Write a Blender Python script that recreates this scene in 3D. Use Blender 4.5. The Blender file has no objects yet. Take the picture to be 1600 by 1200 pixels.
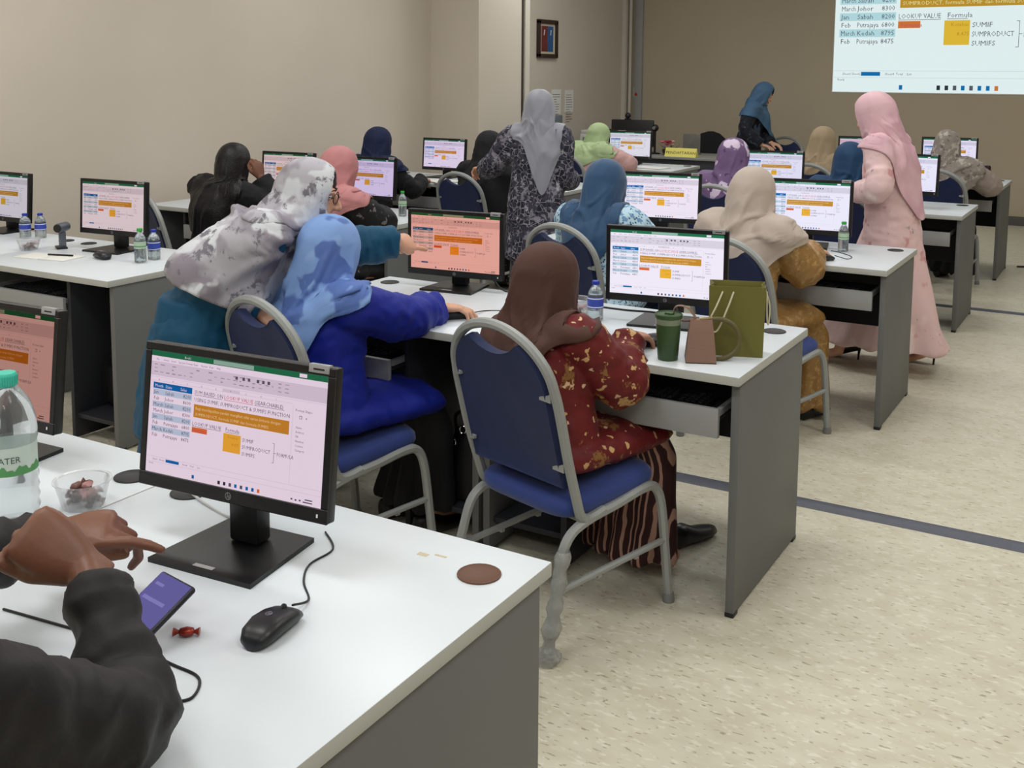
import bpy, bmesh, math, random
import numpy as np
from mathutils import Vector, Matrix, noise
from mathutils.bvhtree import BVHTree
random.seed(7)
SC = bpy.context.scene
COL = SC.collection
PI = math.pi
def rad(d): return math.radians(d)
def V(*a): return Vector(a if len(a) > 1 else a[0])

# ------------------------------------------------------------------ camera
cam = bpy.data.cameras.new('camera'); camo = bpy.data.objects.new('camera', cam); COL.objects.link(camo)
CF, CCY, TILT, YAW, ROLL, CH = 1692.15, 310.51, 0.1154, 0.5316, -0.0064, 1.6196
fwd = V(-math.sin(YAW)*math.cos(TILT), math.cos(YAW)*math.cos(TILT), -math.sin(TILT))
rgt = V(math.cos(YAW), math.sin(YAW), 0); dwn = fwd.cross(rgt)
r2 = rgt*math.cos(ROLL)+dwn*math.sin(ROLL); d2 = -rgt*math.sin(ROLL)+dwn*math.cos(ROLL)
m3 = Matrix((r2, -d2, -fwd)).transposed()
camo.matrix_world = Matrix.Translation((0, 0, CH)) @ m3.to_4x4()
cam.sensor_width = 36; cam.sensor_fit = 'HORIZONTAL'; cam.lens = CF/1600*36
cam.shift_y = -(600-CCY)/1600; cam.clip_start = .05; cam.clip_end = 60
SC.camera = camo
# ------------------------------------------------------------------ view, world, ceiling lamps, added front fill
SC.view_settings.view_transform = 'Standard'; SC.view_settings.look = 'None'
SC.view_settings.gamma = 1; SC.view_settings.use_curve_mapping = False
SC.view_settings.exposure = 0.0
w = bpy.data.worlds.new('world'); SC.world = w; w.use_nodes = True
w.node_tree.nodes['Background'].inputs[0].default_value = (.9, .95, 1, 1)
w.node_tree.nodes['Background'].inputs[1].default_value = 0.22
LAMPS_AND_FILLS = [(-4.3, .8), (-1.9, .8), (.6, .8), (-4.3, 3.6), (-1.9, 3.6), (.6, 3.6), (-4.3, 6.4), (-1.9, 6.4), (.6, 6.4), (-4.3, -1.6), (-1.9, -1.6), (.6, -1.6), (-4.3, 9.4), (-1.9, 9.4), (.6, 9.4)]  # frontmost row: fill added to brighten the front wall and wall past the column
CEIL = 3.45
def area(x, y, e):
    l = bpy.data.lights.new('ceiling_or_fill_lamp', 'AREA'); l.energy = e; l.shape = 'RECTANGLE'; l.size = 1.16; l.size_y = .56
    l.color = (1.0, .99, .965)
    o = bpy.data.objects.new('lamp_or_fill_light', l); o.location = (x, y, CEIL-.05); COL.objects.link(o)
for (x, y) in LAMPS_AND_FILLS: area(x, y, 27 if y < 5 else (24 if y < 8 else (32 if x < -4 else 12)))

# ------------------------------------------------------------------ materials
def lin(c):
    c = c/255.
    return c/12.92 if c <= .04045 else ((c+.055)/1.055)**2.4
def rgb(c): return (lin(c[0]), lin(c[1]), lin(c[2]), 1)
MATS = {}
def mat(name, c, rough=.55, metal=0, spec=.5, var=None, bump=None, coat=0, trans=0, alpha=1, ior=1.45, sheen=0):
    if name in MATS: return MATS[name]
    m = bpy.data.materials.new(name); m.use_nodes = True; nt = m.node_tree; b = nt.nodes['Principled BSDF']
    b.inputs['Base Color'].default_value = rgb(c); b.inputs['Roughness'].default_value = rough; b.inputs['Metallic'].default_value = metal
    b.inputs['Specular IOR Level'].default_value = spec; b.inputs['Coat Weight'].default_value = coat
    b.inputs['Transmission Weight'].default_value = trans; b.inputs['Alpha'].default_value = alpha; b.inputs['IOR'].default_value = ior
    b.inputs['Sheen Weight'].default_value = sheen
    tc = nt.nodes.new('ShaderNodeTexCoord')
    if var:
        n = nt.nodes.new('ShaderNodeTexNoise'); n.inputs['Scale'].default_value = var[0]; n.inputs['Detail'].default_value = 4
        nt.links.new(tc.outputs['Object'], n.inputs['Vector'])
        mr = nt.nodes.new('ShaderNodeMapRange'); mr.inputs[1].default_value = .3; mr.inputs[2].default_value = .7
        mr.inputs[3].default_value = 1-var[1]; mr.inputs[4].default_value = 1+var[1]
        nt.links.new(n.outputs['Fac'], mr.inputs[0])
        h = nt.nodes.new('ShaderNodeHueSaturation'); h.inputs['Color'].default_value = rgb(c)
        nt.links.new(mr.outputs[0], h.inputs['Value']); nt.links.new(h.outputs[0], b.inputs['Base Color'])
    if bump:
        n = nt.nodes.new('ShaderNodeTexNoise'); n.inputs['Scale'].default_value = bump[0]; n.inputs['Detail'].default_value = 3
        nt.links.new(tc.outputs['Object'], n.inputs['Vector'])
        bp = nt.nodes.new('ShaderNodeBump'); bp.inputs['Strength'].default_value = bump[1]; bp.inputs['Distance'].default_value = .01
        nt.links.new(n.outputs['Fac'], bp.inputs['Height']); nt.links.new(bp.outputs[0], b.inputs['Normal'])
    MATS[name] = m
    return m
def cloth(name, base, layers=(), rough=.75, bump=(60, .08), stretch=(1, 1, 1), spec=.3, sheen=.03):
    """printed cloth: every layer = (colour, texture, scale, low, high) mixed over the base in turn"""
    m = mat(name, base, rough, spec=spec, bump=bump, sheen=sheen); nt = m.node_tree; b = nt.nodes['Principled BSDF']
    tc = [n for n in nt.nodes if n.type == 'TEX_COORD'][0]
    mp = nt.nodes.new('ShaderNodeMapping'); mp.inputs['Scale'].default_value = stretch
    nt.links.new(tc.outputs['Object'], mp.inputs[0])
    wn = nt.nodes.new('ShaderNodeTexNoise'); wn.inputs['Scale'].default_value = 9; nt.links.new(mp.outputs[0], wn.inputs['Vector'])
    wm = nt.nodes.new('ShaderNodeMixRGB'); wm.blend_type = 'ADD'; wm.inputs[0].default_value = .06
    nt.links.new(mp.outputs[0], wm.inputs[1]); nt.links.new(wn.outputs['Color'], wm.inputs[2])
    prev = None
    for i, (c, tx, s, lo, hi) in enumerate(layers):
        if tx == 'noise':
            n = nt.nodes.new('ShaderNodeTexNoise'); n.inputs['Detail'].default_value = 2.5; out = n.outputs['Fac']
        elif tx == 'fine':
            n = nt.nodes.new('ShaderNodeTexNoise'); n.inputs['Detail'].default_value = 6; n.inputs['Roughness'].default_value = .7; out = n.outputs['Fac']
        elif tx == 'dots':
            n = nt.nodes.new('ShaderNodeTexVoronoi'); out = n.outputs['Distance']
        elif tx == 'net':
            n = nt.nodes.new('ShaderNodeTexVoronoi'); n.feature = 'DISTANCE_TO_EDGE'; out = n.outputs['Distance']
        elif tx == 'stripe':
            n = nt.nodes.new('ShaderNodeTexWave'); n.inputs['Distortion'].default_value = 2.5; n.inputs['Detail'].default_value = 1; n.bands_direction = 'X'; out = n.outputs['Fac']
        n.inputs['Scale'].default_value = s
        off = nt.nodes.new('ShaderNodeMapping'); off.inputs['Location'].default_value = (i*3.7+1.3, i*1.9, i*5.1)
        nt.links.new(wm.outputs[0] if tx != 'stripe' else mp.outputs[0], off.inputs[0]); nt.links.new(off.outputs[0], n.inputs['Vector'])
        mr = nt.nodes.new('ShaderNodeMapRange'); mr.inputs[1].default_value = lo; mr.inputs[2].default_value = hi
        nt.links.new(out, mr.inputs[0])
        mx = nt.nodes.new('ShaderNodeMixRGB'); nt.links.new(mr.outputs[0], mx.inputs[0])
        if prev is None: mx.inputs[1].default_value = rgb(base)
        else: nt.links.new(prev, mx.inputs[1])
        mx.inputs[2].default_value = rgb(c); prev = mx.outputs[0]
    if prev: nt.links.new(prev, b.inputs['Base Color'])
    return m
def glow(name, c, s=1.0):
    """lit screen colour, tinted per monitor (object colour): viewing-angle shift held as a fixed colour"""
    m = bpy.data.materials.new(name); m.use_nodes = True; nt = m.node_tree; nt.nodes.clear()
    oi = nt.nodes.new('ShaderNodeObjectInfo'); mx = nt.nodes.new('ShaderNodeMixRGB'); mx.blend_type = 'MULTIPLY'; mx.inputs[0].default_value = 1
    nt.links.new(oi.outputs['Color'], mx.inputs[1]); mx.inputs[2].default_value = rgb(c)
    e = nt.nodes.new('ShaderNodeEmission'); e.inputs[1].default_value = s; nt.links.new(mx.outputs[0], e.inputs[0])
    o = nt.nodes.new('ShaderNodeOutputMaterial'); nt.links.new(e.outputs[0], o.inputs[0])
    return m

# ------------------------------------------------------------------ mesh builder
class MB:
    def __init__(s): s.v = []; s.f = []; s.m = []
    def add(s, vs, fs, mi=0, M=None):
        b = len(s.v)
        s.v.extend([tuple(M @ Vector(p)) for p in vs] if M is not None else [tuple(p) for p in vs])
        s.f.extend([tuple(b+i for i in f) for f in fs]); s.m.extend([mi]*len(fs))
        return s
    def box(s, a, b, mi=0, M=None):
        x0, y0, z0 = a; x1, y1, z1 = b
        return s.add([(x0,y0,z0),(x1,y0,z0),(x1,y1,z0),(x0,y1,z0),(x0,y0,z1),(x1,y0,z1),(x1,y1,z1),(x0,y1,z1)],
              [(0,3,2,1),(4,5,6,7),(0,1,5,4),(1,2,6,5),(2,3,7,6),(3,0,4,7)], mi, M)
    def rbox(s, a, b, r=.004, mi=0, M=None, seg=2):
        bm = bmesh.new(); bmesh.ops.create_cube(bm, size=1)
        for v in bm.verts: v.co = Vector([(a[i]+b[i])/2+v.co[i]*(b[i]-a[i]) for i in range(3)])
        bmesh.ops.bevel(bm, geom=bm.edges[:], offset=r, segments=seg, affect='EDGES', profile=.5)
        bm.verts.index_update()
        vs = [v.co[:] for v in bm.verts]; fs = [[v.index for v in f.verts] for f in bm.faces]; bm.free()
        return s.add(vs, fs, mi, M)
    def lathe(s, prof, n=24, mi=0, M=None, cap0=True, cap1=True):
        vs = []; fs = []
        for (r, z) in prof:
            for k in range(n):
                t = 2*PI*k/n; vs.append((r*math.cos(t), r*math.sin(t), z))
        for j in range(len(prof)-1):
            for k in range(n):
                k2 = (k+1) % n; fs.append((j*n+k, j*n+k2, (j+1)*n+k2, (j+1)*n+k))
        if cap0: fs.append(tuple(range(n-1, -1, -1)))
        if cap1: fs.append(tuple((len(prof)-1)*n+k for k in range(n)))
        return s.add(vs, fs, mi, M)
    def rings(s, rs, mi=0, M=None, caps=True):
        n = len(rs[0]); vs = [p for r in rs for p in r]; fs = []
        for j in range(len(rs)-1):
            for k in range(n):
                k2 = (k+1) % n; fs.append((j*n+k, j*n+k2, (j+1)*n+k2, (j+1)*n+k))
        if caps: fs.append(tuple(range(n-1, -1, -1))); fs.append(tuple((len(rs)-1)*n+k for k in range(n)))
        return s.add(vs, fs, mi, M)
    def tube(s, pts, r, n=8, mi=0, M=None, rnd=False, flat=1.0, square=False, up=None):
        """tube through pts; r a number or one radius per point; rnd adds round ends; flat scales the second axis"""
        P = [Vector(p) for p in pts]; R = list(r) if hasattr(r, '__len__') else [r]*len(P)
        if rnd:
            d0 = (P[0]-P[1]).normalized(); d1 = (P[-1]-P[-2]).normalized(); r0, r1 = R[0], R[-1]
            A = [(P[0]+d0*r0*math.sin(a), r0*max(math.cos(a), .08)) for a in (1.5, 1.05, .55)]
            B = [(P[-1]+d1*r1*math.sin(a), r1*max(math.cos(a), .08)) for a in (.55, 1.05, 1.5)]
            if rnd == 'start': B = []
            P = [a[0] for a in A]+P+[b_[0] for b_ in B]; R = [a[1] for a in A]+R+[b_[1] for b_ in B]
        T = []
        for i in range(len(P)):
            a = P[max(i-1, 0)]; b = P[min(i+1, len(P)-1)]; d = b-a
            T.append(d.normalized() if d.length > 1e-9 else Vector((0, 0, 1)))
        u = Vector(up) if up is not None else (Vector((0, 0, 1)) if abs(T[0].z) < .9 else Vector((1, 0, 0)))
        u = (u-T[0]*u.dot(T[0])).normalized(); rs = []
        for i in range(len(P)):
            u = u-T[i]*u.dot(T[i])
            u = u.normalized() if u.length > 1e-6 else T[i].orthogonal().normalized()
            w_ = T[i].cross(u); ring = []
            for k in range(n):
                t = 2*PI*(k+.5)/n; c, s_ = math.cos(t), math.sin(t)
                if square: q = 1/max(abs(c), abs(s_)); q = min(q, 1.28); c *= q; s_ *= q
                ring.append(P[i]+u*(c*R[i]*flat)+w_*(s_*R[i]))
            rs.append(ring)
        return s.rings(rs, mi, M)
    def ell(s, c, r, mi=0, M=None, R=None, n=16, m=10):
        vs = []; fs = []
        for j in range(1, m):
            a = PI*j/m
            for k in range(n):
                t = 2*PI*k/n; vs.append(Vector((r[0]*math.sin(a)*math.cos(t), r[1]*math.sin(a)*math.sin(t), r[2]*math.cos(a))))
        vs += [Vector((0, 0, r[2])), Vector((0, 0, -r[2]))]; N = (m-1)*n
        for j in range(m-2):
            for k in range(n):
                k2 = (k+1) % n; fs.append((j*n+k, (j+1)*n+k, (j+1)*n+k2, j*n+k2))
        for k in range(n):
            k2 = (k+1) % n; fs.append((N, k, k2)); fs.append((N+1, (m-2)*n+k2, (m-2)*n+k))
        if R is not None: vs = [R @ v for v in vs]
        return s.add([v+Vector(c) for v in vs], fs, mi, M)
    def poly(s, pts, h, mi=0, M=None):
        """prism over a flat outline pts (x,y), from z=0 to h"""
        n = len(pts); vs = [(p[0], p[1], 0) for p in pts]+[(p[0], p[1], h) for p in pts]
        fs = [tuple(range(n-1, -1, -1)), tuple(range(n, 2*n))]+[(k, (k+1) % n, n+(k+1) % n, n+k) for k in range(n)]
        return s.add(vs, fs, mi, M)
    def mesh(s, name):
        me = bpy.data.meshes.new(name); me.from_pydata(s.v, [], s.f)
        me.polygons.foreach_set('material_index', s.m); me.update(); return me
def setm(me, mats):
    for m in (mats if isinstance(mats, (list, tuple)) else [mats]): me.materials.append(m)
def link(name, me, parent=None, ang=35, M=None):
    o = bpy.data.objects.new(name, me); COL.objects.link(o)
    if ang is not None and me is not None:
        me.polygons.foreach_set('use_smooth', [True]*len(me.polygons))
        if ang < 180: me.set_sharp_from_angle(angle=rad(ang))
    if parent is not None: o.parent = parent
    if M is not None: o.matrix_local = M
    return o
def obj(name, mb, mats, parent=None, ang=35, M=None):
    me = mb.mesh(name); setm(me, mats); return link(name, me, parent, ang, M)
def tag(o, label, cat, group=None):
    o['label'] = label; o['category'] = cat
    if group: o['group'] = group
    return o
def thing(name, label, cat, loc=(0, 0, 0), rz=0, group=None):
    o = bpy.data.objects.new(name, None); COL.objects.link(o); o.location = loc; o.rotation_euler = (0, 0, rz); o.empty_display_size = .1
    return tag(o, label, cat, group)
def copy_tree(src, loc, rz=0, label=None, cat=None, group=None):
    def cp(o, parent):
        c = o.copy(); COL.objects.link(c)
        if parent is not None: c.parent = parent
        for ch in list(o.children): cp(ch, c)
        return c
    r = cp(src, None); r.location = loc; r.rotation_euler = (0, 0, rz)
    if label: r['label'] = label
    if cat: r['category'] = cat
    if group: r['group'] = group
    return r
def struct(name, mb, mats, ang=35):
    o = obj(name, mb, mats, None, ang); o['kind'] = 'structure'; return o
def T(x, y, z, rz=0, rx=0, ry=0, s=1):
    return Matrix.Translation((x, y, z)) @ Matrix.Rotation(rz, 4, 'Z') @ Matrix.Rotation(ry, 4, 'Y') @ Matrix.Rotation(rx, 4, 'X') @ Matrix.Scale(s, 4)
_tx = {}
def text(s, size=1, res=2):
    k = (s, res)
    if k not in _tx:
        cu = bpy.data.curves.new('t', 'FONT'); cu.body = s; cu.resolution_u = res; cu.size = 1
        o = bpy.data.objects.new('t', cu); COL.objects.link(o)
        me = bpy.data.meshes.new_from_object(o.evaluated_get(bpy.context.evaluated_depsgraph_get()))
        _tx[k] = ([tuple(v.co) for v in me.vertices], [tuple(p.vertices) for p in me.polygons])
        bpy.data.objects.remove(o); bpy.data.curves.remove(cu); bpy.data.meshes.remove(me)
    v, f = _tx[k]
    return [(x*size, y*size, 0) for x, y, z in v], f
def text_w(s): v, f = text(s); return max(p[0] for p in v) if v else 0
# ================================================================== the room
WX, FY = -5.85, 12.9
m_wall = mat('wall_paint', (205, 196, 183), .85, var=(1.2, .03), bump=(120, .03))
m_wall2 = mat('front_wall_paint', (186, 174, 154), .85, var=(1.2, .03), bump=(120, .03))
m_ceil = mat('ceiling_tile', (225, 224, 218), .9)
m_trimw = mat('painted_trim', (205, 200, 188), .6)
# floor: cream sheet vinyl with directional chips
mf = mat('vinyl_floor', (203, 196, 172), .38, spec=.45)
nt = mf.node_tree; bs = nt.nodes['Principled BSDF']; tc = [n for n in nt.nodes if n.type == 'TEX_COORD'][0]
def chips(sx, sy, scale, lo, hi, rz):
    mp = nt.nodes.new('ShaderNodeMapping'); mp.inputs['Scale'].default_value = (sx, sy, 1); mp.inputs['Rotation'].default_value = (0, 0, rz)
    n = nt.nodes.new('ShaderNodeTexNoise'); n.inputs['Scale'].default_value = scale; n.inputs['Detail'].default_value = 2.5
    nt.links.new(tc.outputs['Object'], mp.inputs[0]); nt.links.new(mp.outputs[0], n.inputs['Vector'])
    r = nt.nodes.new('ShaderNodeMapRange'); r.inputs[1].default_value = lo; r.inputs[2].default_value = hi
    nt.links.new(n.outputs['Fac'], r.inputs[0]); return r.outputs[0]
def over(prev, fac, c, amt):
    mx = nt.nodes.new('ShaderNodeMixRGB'); mu = nt.nodes.new('ShaderNodeMath'); mu.operation = 'MULTIPLY'; mu.inputs[1].default_value = amt
    nt.links.new(fac, mu.inputs[0]); nt.links.new(mu.outputs[0], mx.inputs[0]); mx.inputs[2].default_value = rgb(c)
    if prev is None: mx.inputs[1].default_value = rgb((208, 204, 186))
    else: nt.links.new(prev, mx.inputs[1])
    return mx.outputs[0]
p_ = over(None, chips(1, 1.6, 9, .45, .62, .3), (198, 191, 170), .7)
p_ = over(p_, chips(1, 2.4, 26, .56, .66, .5), (222, 219, 206), .8)
p_ = over(p_, chips(1, 3.0, 30, .63, .67, .5), (150, 142, 120), .8)
nt.links.new(p_, bs.inputs['Base Color'])
struct('floor', MB().box((WX-.1, -3.6, -.1), (3.2, FY+.1, 0)), mf)
struct('ceiling', MB().box((WX-.1, -3.6, CEIL), (3.2, FY+.1, CEIL+.1)), m_ceil)
struct('wall_left', MB().box((WX-.1, -3.6, 0), (WX, FY+.1, CEIL)), m_wall)
struct('wall_front', MB().box((WX, FY, 0), (3.2, FY+.1, CEIL)), m_wall2)
struct('wall_right', MB().box((3.1, -3.5, 0), (3.2, FY, CEIL)), m_wall)
struct('wall_back', MB().box((WX, -3.6, 0), (3.2, -3.5, CEIL)), m_wall)
struct('column', MB().box((WX, 8.43, 0), (WX+.53, 9.33, CEIL)), m_wall)
struct('trim_1', MB().box((WX+.53, 9.21, 0), (WX+.54, 9.235, CEIL), 1).box((WX+.53, 9.24, 0), (WX+.555, 9.33, CEIL), 0), [m_trimw, mat('dark_gap', (60, 56, 50), .8)])
struct('trim_2', MB().box((WX, FY-.22, 0), (WX+.05, FY-.16, CEIL), 0).box((WX, FY-.155, 0), (WX+.02, FY-.11, CEIL), 1).tube([(WX+.06, FY-.1, 0), (WX+.06, FY-.1, CEIL)], .022, 10, 0), [m_trimw, MATS['dark_gap']])
struct('trim_3', MB().rbox((WX+.1, FY-.045, 0), (WX+.2, FY, CEIL), .004), mat('grey_conduit', (160, 160, 160), .5))
m_skirt = mat('skirting_vinyl', (90, 88, 86), .6)
struct('baseboard_front', MB().box((WX, FY-.012, 0), (3.1, FY, .1)), m_skirt)
struct('baseboard_left', MB().box((WX, -3.5, 0), (WX+.012, 8.42, .1)).box((WX, 9.34, 0), (WX+.012, FY, .1)).box((WX+.53, 8.43, 0), (WX+.54, 9.23, .1)), m_skirt)
m_race = mat('floor_trunking', (88, 92, 104), .5, var=(30, .06))
def strip(x0, x1, y, wd, label):
    mb = MB(); h = .012
    mb.rings([[(x, y-wd/2, 0), (x, y-wd*.28, h), (x, y+wd*.28, h), (x, y+wd/2, 0)] for x in (x0, x1)])
    tag(obj('floor_trunking', mb, m_race), label, 'cable cover')
strip(-2.6, 2.4, 3.985, .085, 'grey cable trunking strip on the floor behind the second desk row')
strip(-2.6, 2.4, 8.04, .05, 'thin grey cable strip on the floor behind the fourth desk row')
# ================================================================== desks
m_top = mat('white_laminate', (211, 219, 226), .32, spec=.5, var=(3, .015))
m_edge = mat('laminate_edge', (176, 178, 174), .5)
m_grey = mat('grey_panel', (102, 104, 104), .55, var=(2, .03))
m_dark = mat('dark_panel', (38, 40, 46), .55)
m_tray = mat('tray_grey', (150, 152, 154), .45)
m_blk = mat('black_plastic', (24, 25, 28), .45)
m_key = mat('key_black', (34, 36, 42), .4)
m_gromm = mat('grommet_black', (26, 26, 28), .5)
m_grommb = mat('grommet_brown', (96, 62, 44), .55)
TZ, TT = .75, .028
def keyboard(parent_loc, rz, label):
    t = thing('keyboard', label, 'keyboard', parent_loc, rz)
    obj('body', MB().rbox((-.21, -.065, 0), (.21, .065, .016), .004), m_blk, t)
    ks = MB()
    for r in range(5):
        y = -.05+r*.0225
        for c in range(20):
            if c in (15,) or (r == 0 and 4 < c < 9): continue
            x = -.2+c*.02; ks.rbox((x, y, .0155), (x+.016, y+.018, .023), .002, seg=1)
    ks.rbox((-.1, -.05, .0155), (.0, -.032, .023), .002, seg=1)
    k = obj('keys', ks, m_key, t); k['kind'] = 'stuff'
    return t
def desk(x0, x1, y0, comp, label, tray_out=0.0, D=.726, grom=(), gromm=None, holes=True, tray=True):
    cx = (x0+x1)/2; W = x1-x0
    t = thing('computer_desk', label, 'desk', (cx, y0, 0), 0)
    h = W/2
    tp = MB().rbox((-h, 0, TZ-TT), (h, D, TZ), .003)
    o = obj('desk_top', tp, [m_top, m_edge], t)
    for p in o.data.polygons:
        if abs(p.normal.z) < .5: p.material_index = 1
    th = .026; ih = .045
    for sx in (-1, 1):
        xa = sx*(h-.008); xb = sx*(h-.008-th)
        pn = obj('side_panel', MB().rbox((min(xa, xb), ih-.01, .012), (max(xa, xb), D-.03, TZ-TT), .002), m_grey, t)
        for fa, fb in ((ih-.012, ih+.03), (D-.07, D-.028)): obj('foot', MB().rbox((min(xa, xb)-.001, fa, 0), (max(xa, xb)+.001, fb, .014), .002), m_blk, pn)
    obj('modesty_panel', MB().rbox((-h+.036, D-.14, .36), (h-.036, D-.122, TZ-TT), .002), m_dark, t)
    s = 1 if comp == 'R' else -1
    xi = s*(h-.30)
    obj('partition', MB().rbox((min(xi, xi-s*.022), ih, .012), (max(xi, xi-s*.022), D-.1, TZ-TT), .002), m_dark, t)
    a, b = sorted((xi, s*(h-.035)))
    obj('tower_shelf', MB().rbox((a, .06, .1), (b, D-.1, .12), .002), m_dark, t)
    if tray:
        ta, tb = sorted((xi-s*.03, -s*(h-.075)))
        ty = .03-tray_out
        tr = obj('keyboard_tray', MB().rbox((ta, ty+.012, .594), (tb, ty+.36, .606), .002), m_dark, t)
        obj('tray_front', MB().rbox((ta-.006, ty-.006, .548), (tb+.006, ty+.012, .638), .003), m_tray, tr)
        for ra, rb in ((ta-.004, ta+.012), (tb-.012, tb+.004)): obj('runner', MB().box((ra, ty+.02, .611), (rb, ty+.34, .63)), m_tray, tr)
        t['tx'] = cx+(ta+tb)/2; t['ty'] = y0+ty+.12
    for i, gx in enumerate(grom):
        gm = m_grommb if gromm == i else m_gromm
        g = obj('grommet', MB().lathe([(.033, 0), (.039, .0005), (.039, .003), (.036, .004), (.033, .002), (.001, .0015)], 24), gm, t, 50, T(gx-cx, D-.111, TZ-.0005))
    return t
DESKS = {}
YR = [.847, 2.959, 4.979, 7.2, 9.26]
rowname = ['nearest', 'second', 'third', 'fourth', 'farthest']
seatname = {'0R': 'under the nearest big monitor and black mouse', '1R': 'carrying the olive gift bag and green tumbler', '2R': 'at which the woman in gold sits', '3R': 'behind the walking woman in pink', '4R': 'with a dark can standing on it'}
for r, y0 in enumerate(YR):
    xr = -.874 if r == 0 else -.975
    Wd = .886 if r == 0 else .9
    lab = 'white topped grey computer desk ' + seatname['%dR' % r]
    DESKS['%dR' % r] = desk(xr-Wd, xr, y0, 'L', lab, {1: .0, 2: -.02}.get(r, 0), D=.79 if r == 0 else .726, grom=(xr-.085, xr-Wd+.09), gromm=0 if r == 0 else None)
    labl = 'white topped grey computer desk ' + {0: 'beneath the big water bottle and candy bowl', 1: 'in front of the woman in royal blue', 2: 'of the woman in the steel blue scarf', 3: 'at which the woman in the purple floral scarf sits', 4: 'at which the woman in the beige scarf sits'}[r]
    DESKS['%dL' % r] = desk(xr-2*Wd, xr-Wd-.002, y0, 'R', labl, {1: .07}.get(r, 0), D=.79 if r == 0 else .726, grom=(xr-2*Wd+.085, xr-Wd-.082) if r != 1 else (xr-2*Wd+.085,))
YL = [None, 2.965, 4.86, 7.02, 9.1]
llab = {'1R': 'holding the small bottles and open papers by the left wall', '1L': 'by the left wall carrying two blue capped bottles', '2R': 'of the woman in the salmon pink scarf', '2L': 'against the left wall with the long black haired woman',
        '3R': 'of the woman in the all black scarf', '3L': 'by the column with loose papers on it', '4R': 'of the woman in the light green scarf', '4L': 'by the left wall in front of the printer'}
for r in range(1, 5):
    y0 = YL[r]; W_ = .98
    for sname, xa in (('R', -3.69), ('L', -4.672)):
        DESKS['W%d%s' % (r, sname)] = desk(xa-W_, xa, y0+(.27 if (r, sname) == (4, 'L') else 0), 'R' if sname == 'R' else 'L', 'white topped grey computer desk ' + llab['%d%s' % (r, sname)], grom=(xa-.085, xa-W_+.085))
# registration table at the front
t = thing('registration_table', 'dark fronted table with grey top carrying the yellow sign', 'table', (-4.75, 10.72, 0))
m_rt = mat('grey_table_top', (140, 142, 138), .45)
obj('table_top', MB().rbox((-1.0, 0, .722), (.95, .72, .75), .004), m_rt, t)
obj('front_panel', MB().rbox((-.97, .02, .02), (.92, .04, .722), .002), m_dark, t)
for sx in (-.975, .9): obj('side_panel', MB().rbox((sx, .045, 0), (sx+.025, .7, .722), .002), m_dark, t)

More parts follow.
